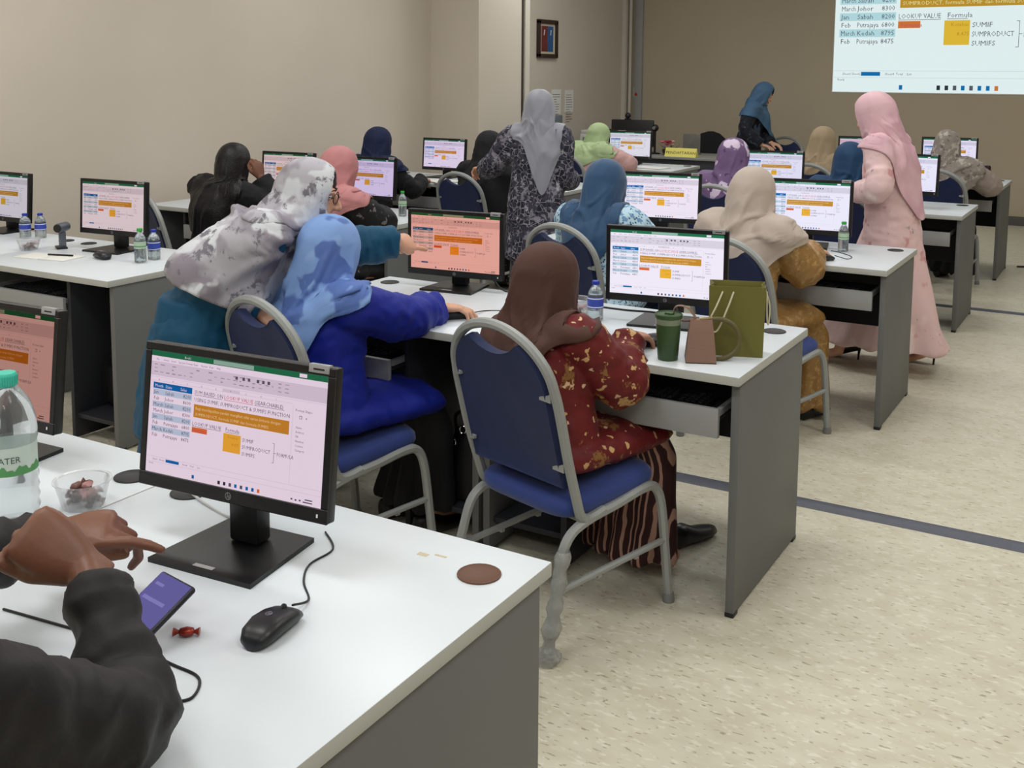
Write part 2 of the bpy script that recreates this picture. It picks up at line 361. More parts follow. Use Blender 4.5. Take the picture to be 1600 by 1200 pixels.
# ================================================================== monitors
g_ = {k: glow('screen_'+k, c) for k, c in dict(white=(250, 248, 252), grey=(225, 222, 228), green=(40, 120, 78), pale=(150, 195, 170), blue=(24, 112, 178), cyan=(196, 222, 232), text=(96, 92, 106), faint=(168, 162, 174), orange=(206, 148, 48), yellow=(244, 188, 60), red=(226, 120, 60), rtext=(215, 90, 95), dark=(50, 52, 60), cream=(250, 225, 160)).items()}
GK = list(g_)
def sheet(w_, h_, mode='win', eps=.0001):
    """a lit spreadsheet: flat colour fields and lettering on a screen, x right, z up, facing -y, centred"""
    b = MB(); gi = {k: i for i, k in enumerate(GK)}
    def R(u0, v0, u1, v1, c, l=1):
        x0, x1 = (u0-.5)*w_, (u1-.5)*w_; z0, z1 = (.5-v1)*h_, (.5-v0)*h_; y = -eps*l
        b.add([(x0, y, z0), (x1, y, z0), (x1, y, z1), (x0, y, z1)], [(0, 1, 2, 3)], gi[c])
    def X(s, u, v, hh, c='text', right=False, l=3, maxw=None):
        vs, fs = text(s, 1, 1); k = hh*h_; wd = text_w(s)*k
        sx = 1
        if maxw and wd > maxw*w_: sx = maxw*w_/wd; wd *= sx
        x = (u-.5)*w_-(wd if right else 0); z = (.5-v)*h_
        b.add([(x+p[0]*k*sx, -eps*l, z+p[1]*k) for p in vs], fs, gi[c])
    R(0, 0, 1, 1, 'white', 0); R(0, 0, 1, .045, 'green'); R(.37, .006, .6, .04, 'pale', 2); R(.85, .008, .89, .036, 'white', 2)
    X('Book1', .2, .034, .026, 'white')
    for i, s in enumerate(['File', 'Home', 'Insert', 'Page Layout', 'Formulas', 'Data', 'Review', 'View', 'Help']): X(s, .03+i*.045, .078, .022, maxw=.04)
    R(.0, .09, 1, .205, 'grey', 1)
    rr = random.Random(3)
    for i in range(22):
        u = .02+i*.036
        for v in (.11, .14, .17):
            if rr.random() < .62: R(u, v, u+rr.uniform(.008, .026), v+rr.uniform(.005, .010), 'faint', 2)
    for u in (.5, .54, .57, .62, .65, .68): R(u, .11, u+.014, .135, 'text', 3)
    R(0, .215, 1, .218, 'grey'); R(0, .245, .82, .248, 'grey'); R(.43, .222, .53, .245, 'grey', 1)
    for i in range(9): X('ABCDEFGHI'[i], .05+i*.085, .243, .02)
    # data table
    R(.02, .26, .255, .31, 'blue', 2)
    for s, u in (('Month', .03), ('State', .095), ('Sales', .185)): X(s, u, .298, .034, 'white')
    rows = [('Jan', 'Sabah', '8200'), ('Feb', 'Johor', '8600'), ('March', 'Sabah', '8200'), ('March', 'Johor', '8300'), ('Jan', 'Sabah', '8200'), ('Feb', 'Putrajaya', '6800'), ('March', 'Kedah', '8795'), ('Feb', 'Putrajaya', '8475')]
    for i, (a, c, d) in enumerate(rows):
        v = .315+i*.05
        if i % 2 == 0: R(.02, v, .255, v+.048, 'cyan', 1)
        X(a, .026, v+.038, .042, maxw=.06); X(c, .094, v+.038, .042, maxw=.09); X(d, .25, v+.038, .042, right=True, maxw=.055)
    X('SUM BASED ON', .27, .302, .043, 'text', maxw=.165); X('LOOKUP VALUE', .442, .302, .043, 'rtext', maxw=.165); X('(SEARCHABLE)', .615, .302, .043, 'text', maxw=.165)
    R(.27, .309, .43, .312, 'text', 2); R(.615, .309, .78, .312, 'text', 2); R(.442, .309, .607, .312, 'rtext', 2)
    X('USING SUMIF, SUMPRODUCT & SUMIFS FUNCTION', .27, .362, .043, 'text', maxw=.54)
    R(.27, .385, .81, .49, 'orange', 2)
    X('Bagi mendapatkan jumlah mengikut nilai carian kriteria dengan', .28, .428, .034, 'cream', maxw=.5); X('SUMPRODUCT, formula SUMIF dan formula SUMIFS', .28, .475, .034, 'cream', maxw=.52)
    X('LOOKUP VALUE', .265, .555, .042, maxw=.17); R(.265, .561, .435, .564, 'text', 2)
    R(.265, .57, .355, .612, 'red', 2); X('Putrajaya', .275, .604, .034, 'rtext')
    X('Formula', .46, .553, .042); R(.46, .559, .54, .562, 'text', 2)
    R(.45, .57, .55, .715, 'yellow', 2)
    X('Ketahui', .475, .605, .032, 'orange'); X('8,475', .5, .66, .032, 'orange')
    for i, s in enumerate(('SUMIF', 'SUMPRODUCT', 'SUMIFS')): X(s, .558, .612+i*.054, .042, maxw=.16)
    R(.735, .58, .737, .73, 'text'); R(.725, .577, .737, .58, 'text'); R(.725, .727, .737, .73, 'text'); R(.737, .652, .748, .655, 'text')
    X('FORMULA', .752, .672, .042, maxw=.11 if mode == 'proj' else .09)
    if mode != 'proj':
        R(.825, .25, .827, .86, 'grey'); X('Format Shape', .84, .3, .028); R(.862, .33, .876, .355, 'dark'); R(.864, .333, .874, .352, 'white', 3); X('x', .895, .352, .03, 'dark')
        for i, s in enumerate(('Name', 'Address', 'Fill', 'Number', 'Column', 'Category')): X(s, .846, .43+i*.035, .024)
    R(0, .868, 1, .871, 'grey'); R(.12, .876, .2, .9, 'blue', 2)
    for i, s in enumerate(('Sheet1', 'Sheet2')): X(s, .04+i*.04, .895, .02)
    for i, s in enumerate(('Sheet4', 'Total', 'List')): X(s, .22+i*.045, .895, .02)
    R(0, .91, 1, .913, 'grey'); X('Ready', .02, .93, .018)
    for i, c in enumerate(('blue', 'dark', 'dark', 'text', 'blue', 'text', 'blue', 'blue', 'red')): R(.28 if i == 0 else .4+i*.032, .955, (.28 if i == 0 else .4+i*.032)+.014, .983, c, 2)
    for u0, v0 in ((.84, .965), (.862, .968), (.884, .965)): R(u0, v0, u0+.01, v0+.012, 'text', 2)
    R(.915, .953, .955, .962, 'text', 2); R(.905, .973, .955, .982, 'text', 2)
    return b
m_bez = mat('monitor_black', (14, 14, 16), .38, bump=(400, .03))
m_lbl = mat('sticker_silver', (150, 150, 152), .4)
m_logo = mat('logo_grey', (150, 152, 158), .35, metal=.6)
MW, MH = .43, .268
def hp_mark(b, mi, M):
    """round maker's mark with slanted strokes"""
    n = 20; vs = []; fs = []
    for k in range(n):
        t_ = 2*PI*k/n
        for r in (.0068, .0056): vs.append((r*math.cos(t_), 0, r*math.sin(t_)))
    for k in range(n):
        a = 2*k; c = 2*((k+1) % n); fs.append((a, c, c+1, a+1))
    b.add(vs, fs, mi, M)
    for x, z0, z1 in ((-.0028, -.003, .0058), (-.0004, -.003, .002), (.0012, -.0058, .002), (.0034, -.003, .002)):
        b.add([(x-.0005, 0, z0), (x+.0005, 0, z0), (x+.0005+(z1-z0)*.25, 0, z1), (x-.0005+(z1-z0)*.25, 0, z1)], [(0, 1, 2, 3)], mi, M)
def make_monitor():
    t = thing('computer_monitor', '', 'monitor', (0, 0, 0))
    hd = obj('housing', MB().rbox((-MW/2, 0, 0), (MW/2, .022, MH), .004).rbox((-.13, .02, .05), (.13, .045, .22), .012), m_bez, t)
    bz = MB(); bb, bt = .026, .015
    for a, c in (((-MW/2, 0), (MW/2, bb)), ((-MW/2, MH-bt), (MW/2, MH)), ((-MW/2, bb), (-MW/2+bt, MH-bt)), ((MW/2-bt, bb), (MW/2, MH-bt))):
        bz.rbox((a[0], -.004, a[1]), (c[0], .002, c[1]), .0015, seg=1)
    obj('bezel', bz, m_bez, t)
    b = MB(); hp_mark(b, 0, Matrix.Translation((0, -.0045, .013))); obj('maker_mark', b, m_logo, t, None)
    obj('power_light', MB().box((MW/2-.022, -.0047, .010), (MW/2-.019, -.004, .016)), mat('lamp_white', (240, 240, 245), .3), t, None)
    st = MB().rbox((MW/2-.055, -.005, MH-.011), (MW/2-.012, .006, MH+.004), .001)
    o = obj('asset_label', st, m_lbl, t); o['label'] = 'small silver label on the top corner'
    obj('print', MB().box((MW/2-.045, -.0053, MH-.006), (MW/2-.022, -.005, MH-.003)), m_blk, o, None)
    sh = sheet(MW-2*bt, MH-bb-bt)
    o = obj('screen', sh, [g_[k] for k in GK], t, None, Matrix.Translation((0, -.0025, (bb+MH-bt)/2)))
    return t
mon0 = None
def monitor(x, y, z, rz, tilt, tint, label, k=1.0):
    """z = bottom of the panel; stands on the desk by its own foot"""
    global mon0
    if mon0 is None: mon0 = make_monitor(); t = mon0
    else: t = copy_tree(mon0, (0, 0, 0))
    tag(t, label, 'monitor', 'monitors on the desks')
    t.location = (x, y, TZ); t.rotation_euler = (0, 0, rz); t.scale = (k, k, k)
    for c in t.children:
        if c.name.split('.')[0] in ('stand_neck', 'stand_foot'): continue
        if 'base_m' not in c: c['base_m'] = [v for r in c.matrix_basis for v in r]
        m0 = Matrix([c['base_m'][i*4:i*4+4] for i in range(4)])
        c.matrix_basis = Matrix.Translation((0, 0, z-TZ)) @ Matrix.Rotation(-tilt, 4, 'X') @ m0
        if c.name.split('.')[0] == 'screen': c.color = tuple(lin(k) for k in tint)+(1,)  # off-angle colour shift of the panel, put into the screen colour
    for c in list(t.children):
        if c.name.split('.')[0] in ('stand_neck', 'stand_foot'):
            for cc in list(c.children): bpy.data.objects.remove(cc)
            bpy.data.objects.remove(c)
    zb = z-TZ
    obj('stand_neck', MB().rbox((-.033, .035, .01), (.033, .075, zb+.12), .006), m_bez, t)
    ft = MB(); rs = []
    for yy, hw in ((-.075, .12), (.115, .095)): rs.append((yy, hw))
    ft.poly([(-.115, -.085), (.115, -.085), (.1, .115), (-.1, .115)], .009)
    fo = obj('stand_foot', ft, m_bez, t)
    obj('foot_sticker', MB().box((-.022, -.074, .009), (.022, -.064, .0096)), m_lbl, fo, None)
    return t
# where each monitor stands: x, y of the panel's foot edge, z of its lower edge, turn, tilt, screen tint, label
MON = [
 (-1.382, 1.355, .85, .076, .122, (226, 208, 220), 'black monitor on the nearest desk with a pinkish spreadsheet, black mouse wired before it'),
 (-2.195, 1.43, .842, .05, .11, (172, 128, 116), 'black monitor with a dull orange screen behind the big water bottle'),
 (-2.384, 3.60, .80, .104, .01, (226, 164, 148), 'black monitor with a salmon tinted screen that the woman in teal points at'),
 (-1.423, 3.481, .822, .167, -.01, (244, 240, 250), 'black monitor with a bright white spreadsheet beside the olive gift bag'),
 (-4.306, 3.50, .826, .079, .06, (214, 196, 198), 'black monitor with a pale pink screen beside the open papers by the left wall'),
 (-5.33, 3.62, .805, .01, .068, (196, 192, 198), 'leftmost black monitor, behind two blue capped bottles by the left wall'),
 (-2.242, 5.39, .827, .16, .049, (242, 234, 246), 'black monitor in front of the woman in the pale blue print blouse'),
 (-1.484, 5.475, .808, .13, .073, (240, 240, 254), 'black monitor in front of the woman in gold, clear bottle at its right', 1.055),
 (-2.36, 7.80, .80, .13, .08, (226, 226, 244), 'black monitor in front of the woman in the purple floral scarf'),
 (-1.374, 7.418, .845, -.04, .094, (236, 236, 252), 'black monitor partly hidden by the walking woman in pink'),
 (-2.117, 9.56, .83, 0.05, .08, (226, 196, 214), 'black monitor with a pink screen right of the beige scarf'),
 (-1.397, 9.394, .856, .1, .079, (232, 228, 246), 'black monitor in front of the woman in the grey lace scarf'),
 (-4.257, 5.42, .82, .03, .071, (204, 190, 222), 'black monitor with a lilac screen in front of the woman in the salmon pink scarf'),
 (-4.87, 5.359, .829, .06, .08, (214, 192, 190), 'black monitor in front of the long black haired woman, mostly hidden by the floral scarf'),
 (-5.06, 7.47, .81, 0, .079, (220, 206, 228), 'black monitor by the column left of the black scarfed woman'),
 (-4.063, 7.45, .80, .01, .08, (230, 224, 236), 'black monitor hidden behind the standing woman in the grey print dress'),
 (-5.44, 9.77, .79, .02, .061, (228, 178, 160), 'black monitor with an orange screen right of the standing grey scarfed woman'),
 (-4.329, 9.60, .805, .16, .092, (222, 222, 230), 'black monitor in front of the woman in the light green scarf'),
]
for a in MON: monitor(*a)

# ================================================================== stacking chairs
m_frame = mat('hammered_grey', (150, 154, 154), .45, metal=.15, bump=(220, .15))
m_back = mat('navy_backrest', (25, 38, 80), .8, var=(40, .08), sheen=.05)
m_seat = mat('blue_seat', (34, 56, 122), .75, var=(40, .08), sheen=.2)
def arc(c, r0, r1, a0, a1, n, f): return [f(c, r0*math.cos(a0+(a1-a0)*i/n), r1*math.sin(a0+(a1-a0)*i/n)) for i in range(n+1)]
def smoothpath(P, n=4):
    P = [Vector(p) for p in P]; out = []
    for i in range(len(P)-1):
        p0, p1, p2, p3 = P[max(i-1, 0)], P[i], P[i+1], P[min(i+2, len(P)-1)]
        for k in range(n):
            u = k/n; out.append(.5*((2*p1)+(p2-p0)*u+(2*p0-5*p1+4*p2-p3)*u*u+(3*p1-p0-3*p2+p3)*u**3))
    return out+[P[-1]]
def back_y(z): return -.155-(z-.44)*.26
def make_chair():
    t = thing('banquet_chair', '', 'chair', (0, 0, 0))
    for sx in (-1, 1):
        x = sx*.205
        side = obj('leg_frame', MB().tube(smoothpath([(x*1.05, -.265, .0), (x*1.04, -.24, .12), (x*1.0, -.212, .24), (x*1.0, -.175, .325), (x*1.0, -.10, .358), (x*1.0, .03, .374), (x*1.0, .14, .39), (x*1.0, .195, .382), (x*1.02, .224, .325), (x*1.04, .242, .18), (x*1.06, .262, .0)], 5), .014, 8, square=True, up=(1, 0, 0)), m_frame, t)
        obj('stretcher', MB().tube([(x*1.02, -.226, .185), (x*1.04, .24, .205)], .0095, 8, square=True).box((x*1.02-.008, -.06, .177), (x*1.02+.008, -.045, .190)).box((x*1.02-.008, .1, .184), (x*1.02+.008, .115, .196)), m_frame, side)
        for fx, fy in ((x*1.05, -.262), (x*1.06, .26)): obj('foot_cap', MB().lathe([(.018, 0), (.019, .012), (.016, .03)], 12, 0, T(fx, fy, 0)), mat('cap_plastic', (120, 122, 122), .5), side)
    obj('seat_rail', MB().tube([(-.2, .15, .38), (.2, .15, .38)], .01, 8).tube([(-.2, -.10, .356), (.2, -.10, .356)], .01, 8), m_frame, t)
    # back frame: up one side, over the round top, down the other
    P = [(-.205, -.03, .372), (-.205, -.09, .362), (-.206, -.125, .378), (-.208, -.145, .43)]
    for z in (.55, .64, .72): P.append((-.209-.004*math.sin((z-.47)*8), back_y(z), z))
    for i in range(0, 13):
        a = PI-PI*i/12; z = .755+.165*math.sin(a); P.append((.209*math.cos(a), back_y(z), z))
    for z in (.72, .64, .55): P.append((.209+.004*math.sin((z-.47)*8), back_y(z), z))
    P += [(.208, -.145, .43), (.206, -.125, .378), (.205, -.09, .362), (.205, -.03, .372)]
    obj('back_frame', MB().tube(smoothpath(P, 3), .014, 8, square=True, up=(0, 1, 0)), m_frame, t)
    # upholstered back: inside the arch, hollowed at the top
    out = []
    for z in np.linspace(.465, .755, 7): out.append((.188, z))
    for i in range(1, 9):
        a = (PI/2)*i/9*.72; out.append((.188*math.cos(a), .755+.145*math.sin(a)))
    tx, tz = out[-1]
    for i in range(1, 9):
        u = 1-2*i/9; out.append((tx*u, tz-.035*(1-u*u)-.004))
    out += [(-x, z) for x, z in reversed(out[:15])]
    mb = MB(); n = len(out); rs = []
    cz = .66
    for dy, k in ((-.013, .93), (-.019, .985), (0, 1.0), (.02, .985), (.026, .94)):
        rs.append([(x*k, back_y(z)+dy, cz+(z-cz)*k) for x, z in out])
    mb.rings(rs)
    obj('backrest', mb, m_back, t, 50)
    cl = MB()
    for sx in (-1, 1):
        for z in (.53, .74): cl.rings([[(sx*.2, back_y(z)-.012, z-.012), (sx*.2, back_y(z)+.006, z-.012), (sx*.2, back_y(z)+.006, z+.012), (sx*.2, back_y(z)-.012, z+.012)], [(sx*.168, back_y(z)-.024, z-.005), (sx*.168, back_y(z)-.014, z-.005), (sx*.168, back_y(z)-.014, z+.003), (sx*.168, back_y(z)-.024, z+.003)]])
    obj('clip', cl, m_frame, t)
    # seat cushion
    sh = []
    N = 40
    for k in range(N):
        a = 2*PI*k/N; c, s = math.cos(a), math.sin(a); e = .35
        sh.append((.205*math.copysign(abs(c)**e, c), .03+.205*math.copysign(abs(s)**e, s)))
    rs = []
    for z, k in ((.375, .9), (.38, .97), (.395, 1.0), (.415, .99), (.429, .93), (.436, .8), (.439, .5), (.44, .1)):
        rs.append([(x*k, .03+(y-.03)*k, z-.02*(1 if y < -.1 else 0)*0+.012*(y/.2)) for x, y in sh])
    obj('seat', MB().rings(rs), m_seat, t, 60)
    return t
CH = [
 (-1.475, 2.81, -17, 'navy banquet chair with plastic wrapped leg under the woman in maroon'),
 (-2.27, 2.69, -15, 'navy banquet chair under the woman in royal blue'),
 (-2.28, 4.66, -12, 'navy banquet chair under the woman in the pale blue print blouse'),
 (-1.46, 4.66, -16, 'navy banquet chair under the woman in gold'),
 (-4.12, 6.58, -8, 'navy banquet chair whose back the standing woman holds'),
 (-4.84, 4.50, -24, 'navy banquet chair under the long black haired woman'),
 (-3.90, 4.58, -10, 'navy banquet chair under the woman in the salmon pink scarf'),
 (-2.33, 6.78, -6, 'navy banquet chair under the woman in the purple floral scarf'),
 (-1.56, 6.82, -6, 'navy banquet chair under the woman in the dark blue scarf beside the walking woman'),
 (-2.28, 8.78, -5, 'navy banquet chair under the woman in the beige scarf'),
 (-1.33, 8.80, -5, 'navy banquet chair under the woman in the grey lace scarf'),
 (-4.40, 8.68, -8, 'navy banquet chair under the woman in the light green scarf'),
 (-5.06, 8.78, 0, 'empty navy banquet chair seen small behind the column side monitor'),
 (-3.52, 11.75, 180, 'empty navy banquet chair with grey frame against the front wall'),
 (-5.05, 6.50, -4, 'navy banquet chair under the woman in the navy scarf'),
 (-1.155, .48, 6, 'navy banquet chair under the man in the black jacket'),
]
chair0 = make_chair()
for i, (x, y, a, l) in enumerate(CH):
    if i == 0: chair0.location = (x, y, 0); chair0.rotation_euler = (0, 0, rad(a)); tag(chair0, l, 'chair', 'navy banquet chairs')
    else: copy_tree(chair0, (x, y, 0), rad(a), l, 'chair', 'navy banquet chairs')
# clear film bunched round one chair leg
film = mat('plastic_film', (205, 208, 206), .25, trans=.55, alpha=.75, bump=(60, .6))
mb = MB(); random.seed(4)
for (r0, z0, z1) in ((.019, .0, .3),):
    rs = []
    for j in range(18):
        z = z0+(z1-z0)*j/17; r = r0*(1+.25*math.sin(j*1.7)+(.8 if j < 2 else 0)+(.3 if j in (5, 6) else 0))
        yc = -.265+.085*z/.3*.75
        rs.append([(.2153+r*math.cos(2*PI*k/12)*(1+.15*random.random()), yc+r*math.sin(2*PI*k/12)*(1+.15*random.random()), z+.002) for k in range(12)])
    mb.rings(rs, caps=False)
obj('plastic_wrap', mb, film, chair0, 60)
# chair under a dark cover behind the registration table
t = thing('covered_chair', 'chair under a black cover behind the yellow sign', 'chair', (-4.45, 11.9, 0), PI)
mb = MB(); rs = []
for z, hw, y0, y1 in ((0.02, .26, -.26, .28), (.45, .25, -.25, .24), (.5, .24, -.24, .1), (.55, .25, -.25, -.12), (.75, .25, -.28, -.17), (.86, .2, -.3, -.2), (.93, .11, -.31, -.23), (.955, .03, -.3, -.25)):
    rs.append([((hw*math.copysign(abs(math.cos(a))**.5, math.cos(a))), (y0+y1)/2+(y1-y0)/2*math.copysign(abs(math.sin(a))**.5, math.sin(a)), z) for a in [2*PI*k/28 for k in range(28)]])
mb.rings(rs); obj('cover', mb, mat('black_cover', (18, 19, 24), .8), t, 60)
obj('backrest_patch', MB().rbox((-.07, -.305, .6), (.07, -.262, .84), .02), m_back, t)
# ================================================================== people
def voxel(mb, size, it=4, f=.5, dec=None, name='m'):
    me = mb.mesh('tmp'); o = bpy.data.objects.new('tmp', me); COL.objects.link(o)
    r = o.modifiers.new('r', 'REMESH'); r.mode = 'VOXEL'; r.voxel_size = size; r.use_smooth_shade = True
    if it: s = o.modifiers.new('s', 'SMOOTH'); s.factor = f; s.iterations = it
    if dec: d = o.modifiers.new('d', 'DECIMATE'); d.ratio = dec
    res = bpy.data.meshes.new_from_object(o.evaluated_get(bpy.context.evaluated_depsgraph_get())); res.name = name
    bpy.data.objects.remove(o); bpy.data.meshes.remove(me)
    return res
def getco(me):
    a = np.empty(len(me.vertices)*3, np.float32); me.vertices.foreach_get('co', a)
    b = np.empty(len(me.vertices)*3, np.float32); me.vertices.foreach_get('normal', b)
    return a.reshape(-1, 3), b.reshape(-1, 3)
def setco(me, co): me.vertices.foreach_set('co', co.astype(np.float32).ravel()); me.update()
def wrinkle(me, amp, freq, stretch=(1, 1, 1), seed=0, zmin=None, zfade=.1):
    co, no = getco(me); q = co*np.array(stretch)*freq+seed*7.3
    d = np.array([1-2*abs(noise.noise(Vector(p))) for p in q])*.6+np.array([noise.noise(Vector(p*2.1+3)) for p in q])*.4
    k = np.ones(len(co))
    if zmin is not None: k = np.clip((co[:, 2]-zmin)/zfade, 0, 1)
    setco(me, co+no*(d*amp*k)[:, None])
def ik(S, W, a, b, pole):
    d = W-S; L = d.length
    if L > (a+b)*.995: W = S+d*((a+b)*.995/L); d = W-S; L = d.length
    u = d.normalized(); x = (a*a-b*b+L*L)/(2*L); h = math.sqrt(max(a*a-x*x, 0))
    p = pole-u*pole.dot(u); p = p.normalized() if p.length > 1e-6 else u.orthogonal()
    return S+u*x+p*h, W
POSE = {  # bend in degrees of the three joints of index, middle, ring, little; thumb (out, bend)
 'relax': ([(22, 25, 18), (26, 30, 20), (30, 34, 22), (32, 36, 24)], (42, 14)),
 'mouse': ([(16, 30, 22), (18, 32, 22), (26, 40, 26), (30, 42, 28)], (40, 20)),
 'point': ([(2, 6, 4), (78, 85, 50), (84, 90, 55), (86, 90, 55)], (28, 40)),
 'grip': ([(48, 58, 40), (50, 60, 42), (52, 62, 42), (54, 62, 42)], (40, 30)),
 'fist': ([(75, 92, 60), (78, 95, 60), (80, 95, 60), (82, 95, 60)], (30, 20)),
 'pinch': ([(4, 18, 14), (40, 62, 34), (52, 70, 40), (56, 72, 42)], (18, 22)),
}
def hand(mb, W, d, n, side, pose, s=1.0):
    """palm, four unequal fingers and a thumb; d = wrist to knuckles, n = back of the hand, side +1 right hand / -1 left"""
    d = d.normalized(); n = (n-d*n.dot(d)).normalized(); l = d.cross(n)*side     # l: towards the little finger
    F, (to, tb) = POSE[pose]
    def ring(c, w_, h_, N=14): return [c+l*(w_*math.cos(2*PI*k/N))+n*(h_*math.sin(2*PI*k/N)) for k in range(N)]
    prof = [(-.03, .023, .019), (0, .025, .018), (.02, .032, .0175), (.045, .039, .0165), (.07, .041, .0145), (.086, .038, .011), (.094, .028, .006)]
    mb.rings([ring(W+d*(p*s)-l*(.001*s), a*s, b*s) for p, a, b in prof])
    mb.ell(W+d*.03*s-l*.022*s-n*.008*s, (.017*s, .017*s, .017*s))
    offs = (-.030, -.010, .0105, .029); lens = ((.043, .026, .021), (.047, .03, .022), (.044, .028, .021), (.034, .021, .019)); base = (.083, .087, .083, .074); rr = (.0092, .0094, .009, .008)
    for i in range(4):
        p = W+d*(base[i]*s)+l*(offs[i]*s); dd = (d+l*(offs[i]*1.6)).normalized(); nn = n.copy(); pts = [p-dd*.02*s-nn*.002*s, p]; ang = 0
        ax = d.cross(n).normalized()
        for k in range(3):
            ang = -rad(F[i][k]); R = Matrix.Rotation(ang, 3, ax); dd = R @ dd; pts.append(pts[-1]+dd*(lens[i][k]*s))
        r = rr[i]*s; mb.tube(pts, [r*.95, r*1.08, r*1.02, r*.94, r*.78], 10, rnd=True)
    p = W+d*(.022*s)-l*(.024*s)-n*(.006*s); R = Matrix.Rotation(rad(to)*side, 3, n)
    dd = (R @ d).normalized() if (R @ d).dot(l) < d.dot(l)+1e-6 else (Matrix.Rotation(-rad(to)*side, 3, n) @ d).normalized()
    dd = (dd-n*.25).normalized(); pts = [p-dd*.012*s, p+dd*.036*s]
    ax = dd.cross(l).normalized(); c1 = Matrix.Rotation(rad(tb), 3, ax) @ dd; c2 = Matrix.Rotation(-rad(tb), 3, ax) @ dd
    dd = c1 if c1.dot(l) > c2.dot(l) else c2
    pts.append(pts[-1]+dd*.031*s); dd = (dd+d*.2).normalized(); pts.append(pts[-1]+dd*.025*s)
    mb.tube(pts, [.015*s, .0118*s, .0105*s, .0085*s], 10, rnd=True)
    return pts
def frame(z, x):
    z = z.normalized(); x = (x-z*x.dot(z)).normalized(); return x, z.cross(x), z
def headscarf(Hc, HR, N, mat_, root, B, spec, lower, name='headscarf'):
    """cloth wound round the head and falling over the shoulders: a lofted sheet with a face opening, pressed onto the clothes below"""
    U, Fd, X = HR @ Vector((0, 0, 1)), HR @ Vector((0, 1, 0)), HR @ Vector((1, 0, 0))
    up = Vector((0, 0, 1)); up = (spec.get('up') or up)
    fy = Vector((0, 1, 0)) if not spec.get('fy') else spec['fy']; fy = (fy-up*fy.dot(up)).normalized(); fx = fy.cross(up)
    g = spec.get('vol', .95)
    K = [(Hc+U*.131*g, X, Fd, .002, .002, .002), (Hc+U*.122*g, X, Fd, .04, .045, .045), (Hc+U*.092*g, X, Fd, .077*g, .083, .09*g), (Hc+U*.045*g, X, Fd, .096*g, .104, .116*g),
         (Hc, X, Fd, .1*g, .103, .121*g), (Hc-U*.05, X, Fd, .1*g, .094, .119*g), (Hc-U*.1, X, Fd, .098*g, .086, .113*g)]
    nk = spec.get('neck', .096)
    m = (Hc-U*.1)*.5+(N-up*.03)*.5
    K += [(m, (X+fx)/2, (Fd+fy)/2, nk, nk*.9, nk+.014), (N-up*.035, fx, fy, nk*1.16, nk*1.1, nk*1.25)]
    w = spec.get('w', 1.0)
    for dz, rx, rf, rb in ((.068, .142, .115, .13), (.11, .176, .14, .148), (.17, .2, .155, .16), (.26, .212, .165, .175), (.36, .218, .17, .185), (.46, .22, .17, .19)): K.append((N-up*dz, fx, fy, rx*w, rf, rb))
    if spec.get('straight'):
        K = K[:7]+[(m, X, Fd, .098, .06, .108), (N, fx, fy, .1, .03, .112), (N-up*.06, fx, fy, .102, .02, .12), (N-up*.12, fx, fy, .1, .02, .135), (N-up*.18, fx, fy, .095, .02, .145), (N-up*.24, fx, fy, .085, .02, .15), (N-up*.30, fx, fy, .07, .02, .152)]
    nk_ = len(K)-1; NT = 84; NJ = 96
    sd = spec.get('seed', 1); ends = spec.get('ends', [(0, .7), (90, .66), (180, .72), (270, .66)])   # angle (0 = back, 90 = right) -> fraction reached
    def tend(a):
        a = a % 360; E = sorted(ends); E = [(E[-1][0]-360, E[-1][1])]+E+[(E[0][0]+360, E[0][1])]
        for (a0, t0), (a1, t1) in zip(E, E[1:]):
            if a0 <= a <= a1:
                u = (a-a0)/(a1-a0); u = u*u*(3-2*u); return t0+(t1-t0)*u
        return .7
    def at(t):
        s = max(0, min(t*nk_, nk_-1e-6)); i = int(s); u = s-i
        a, b, c, d_ = K[max(i-1, 0)], K[i], K[i+1], K[min(i+2, nk_)]
        def cr(q): return .5*((2*b[q])+(c[q]-a[q])*u+(2*a[q]-5*b[q]+4*c[q]-d_[q])*u*u+(3*b[q]-a[q]-3*c[q]+d_[q])*u**3)
        return [cr(q) for q in range(6)]
    amp = spec.get('fold', .012)*1.15; kf = spec.get('kf', 7); tw = spec.get('twist', 5.0); vs = []; cen = []; fold_v = []; dirs = []
    for j in range(NJ):
        v = j/(NJ-1)
        for k in range(NT):
            th = 2*PI*k/NT; t = v*tend(math.degrees(th)); c, x, y, rx, rf, rb = at(t)
            cs, sn = math.cos(th), math.sin(th); ry = rb if cs > 0 else rf
            dr = x.normalized()*(rx*sn)-y.normalized()*(ry*cs); L = max(dr.length, 1e-6)
            a = amp*min(1, max(0, (t-.2)/.3)); tt = t*tw
            wob = noise.noise(Vector((cs*1.3, sn*1.3, t*3.5+sd)))
            wv = max(0, 1-1.5*abs(math.sin(.5*(kf*th+tt*2.0+sd+3.2*wob))))**1.3
            q = noise.noise(Vector((cs*1.3+sd*1.7, sn*1.3, t*6+1.5*math.sin(th+sd))))
            hz = math.exp(-((t-.5)/.17)**2)*spec.get('wrap', .9)*max(0, 1-4.5*abs(q))
            fold_v.append(a*(1.25*wv+hz)); dirs.append(dr/L)
            small = (.004*min(1, t/.1)+a*.5)*noise.noise(Vector((cs*2.2+sd*2, sn*2.2, t*6)))
            vs.append(c+dr+dr/L*small); cen.append(c)
    # cloth hangs taut from the back of the head to the back and shoulders
    fs = spec.get('fill', .55)
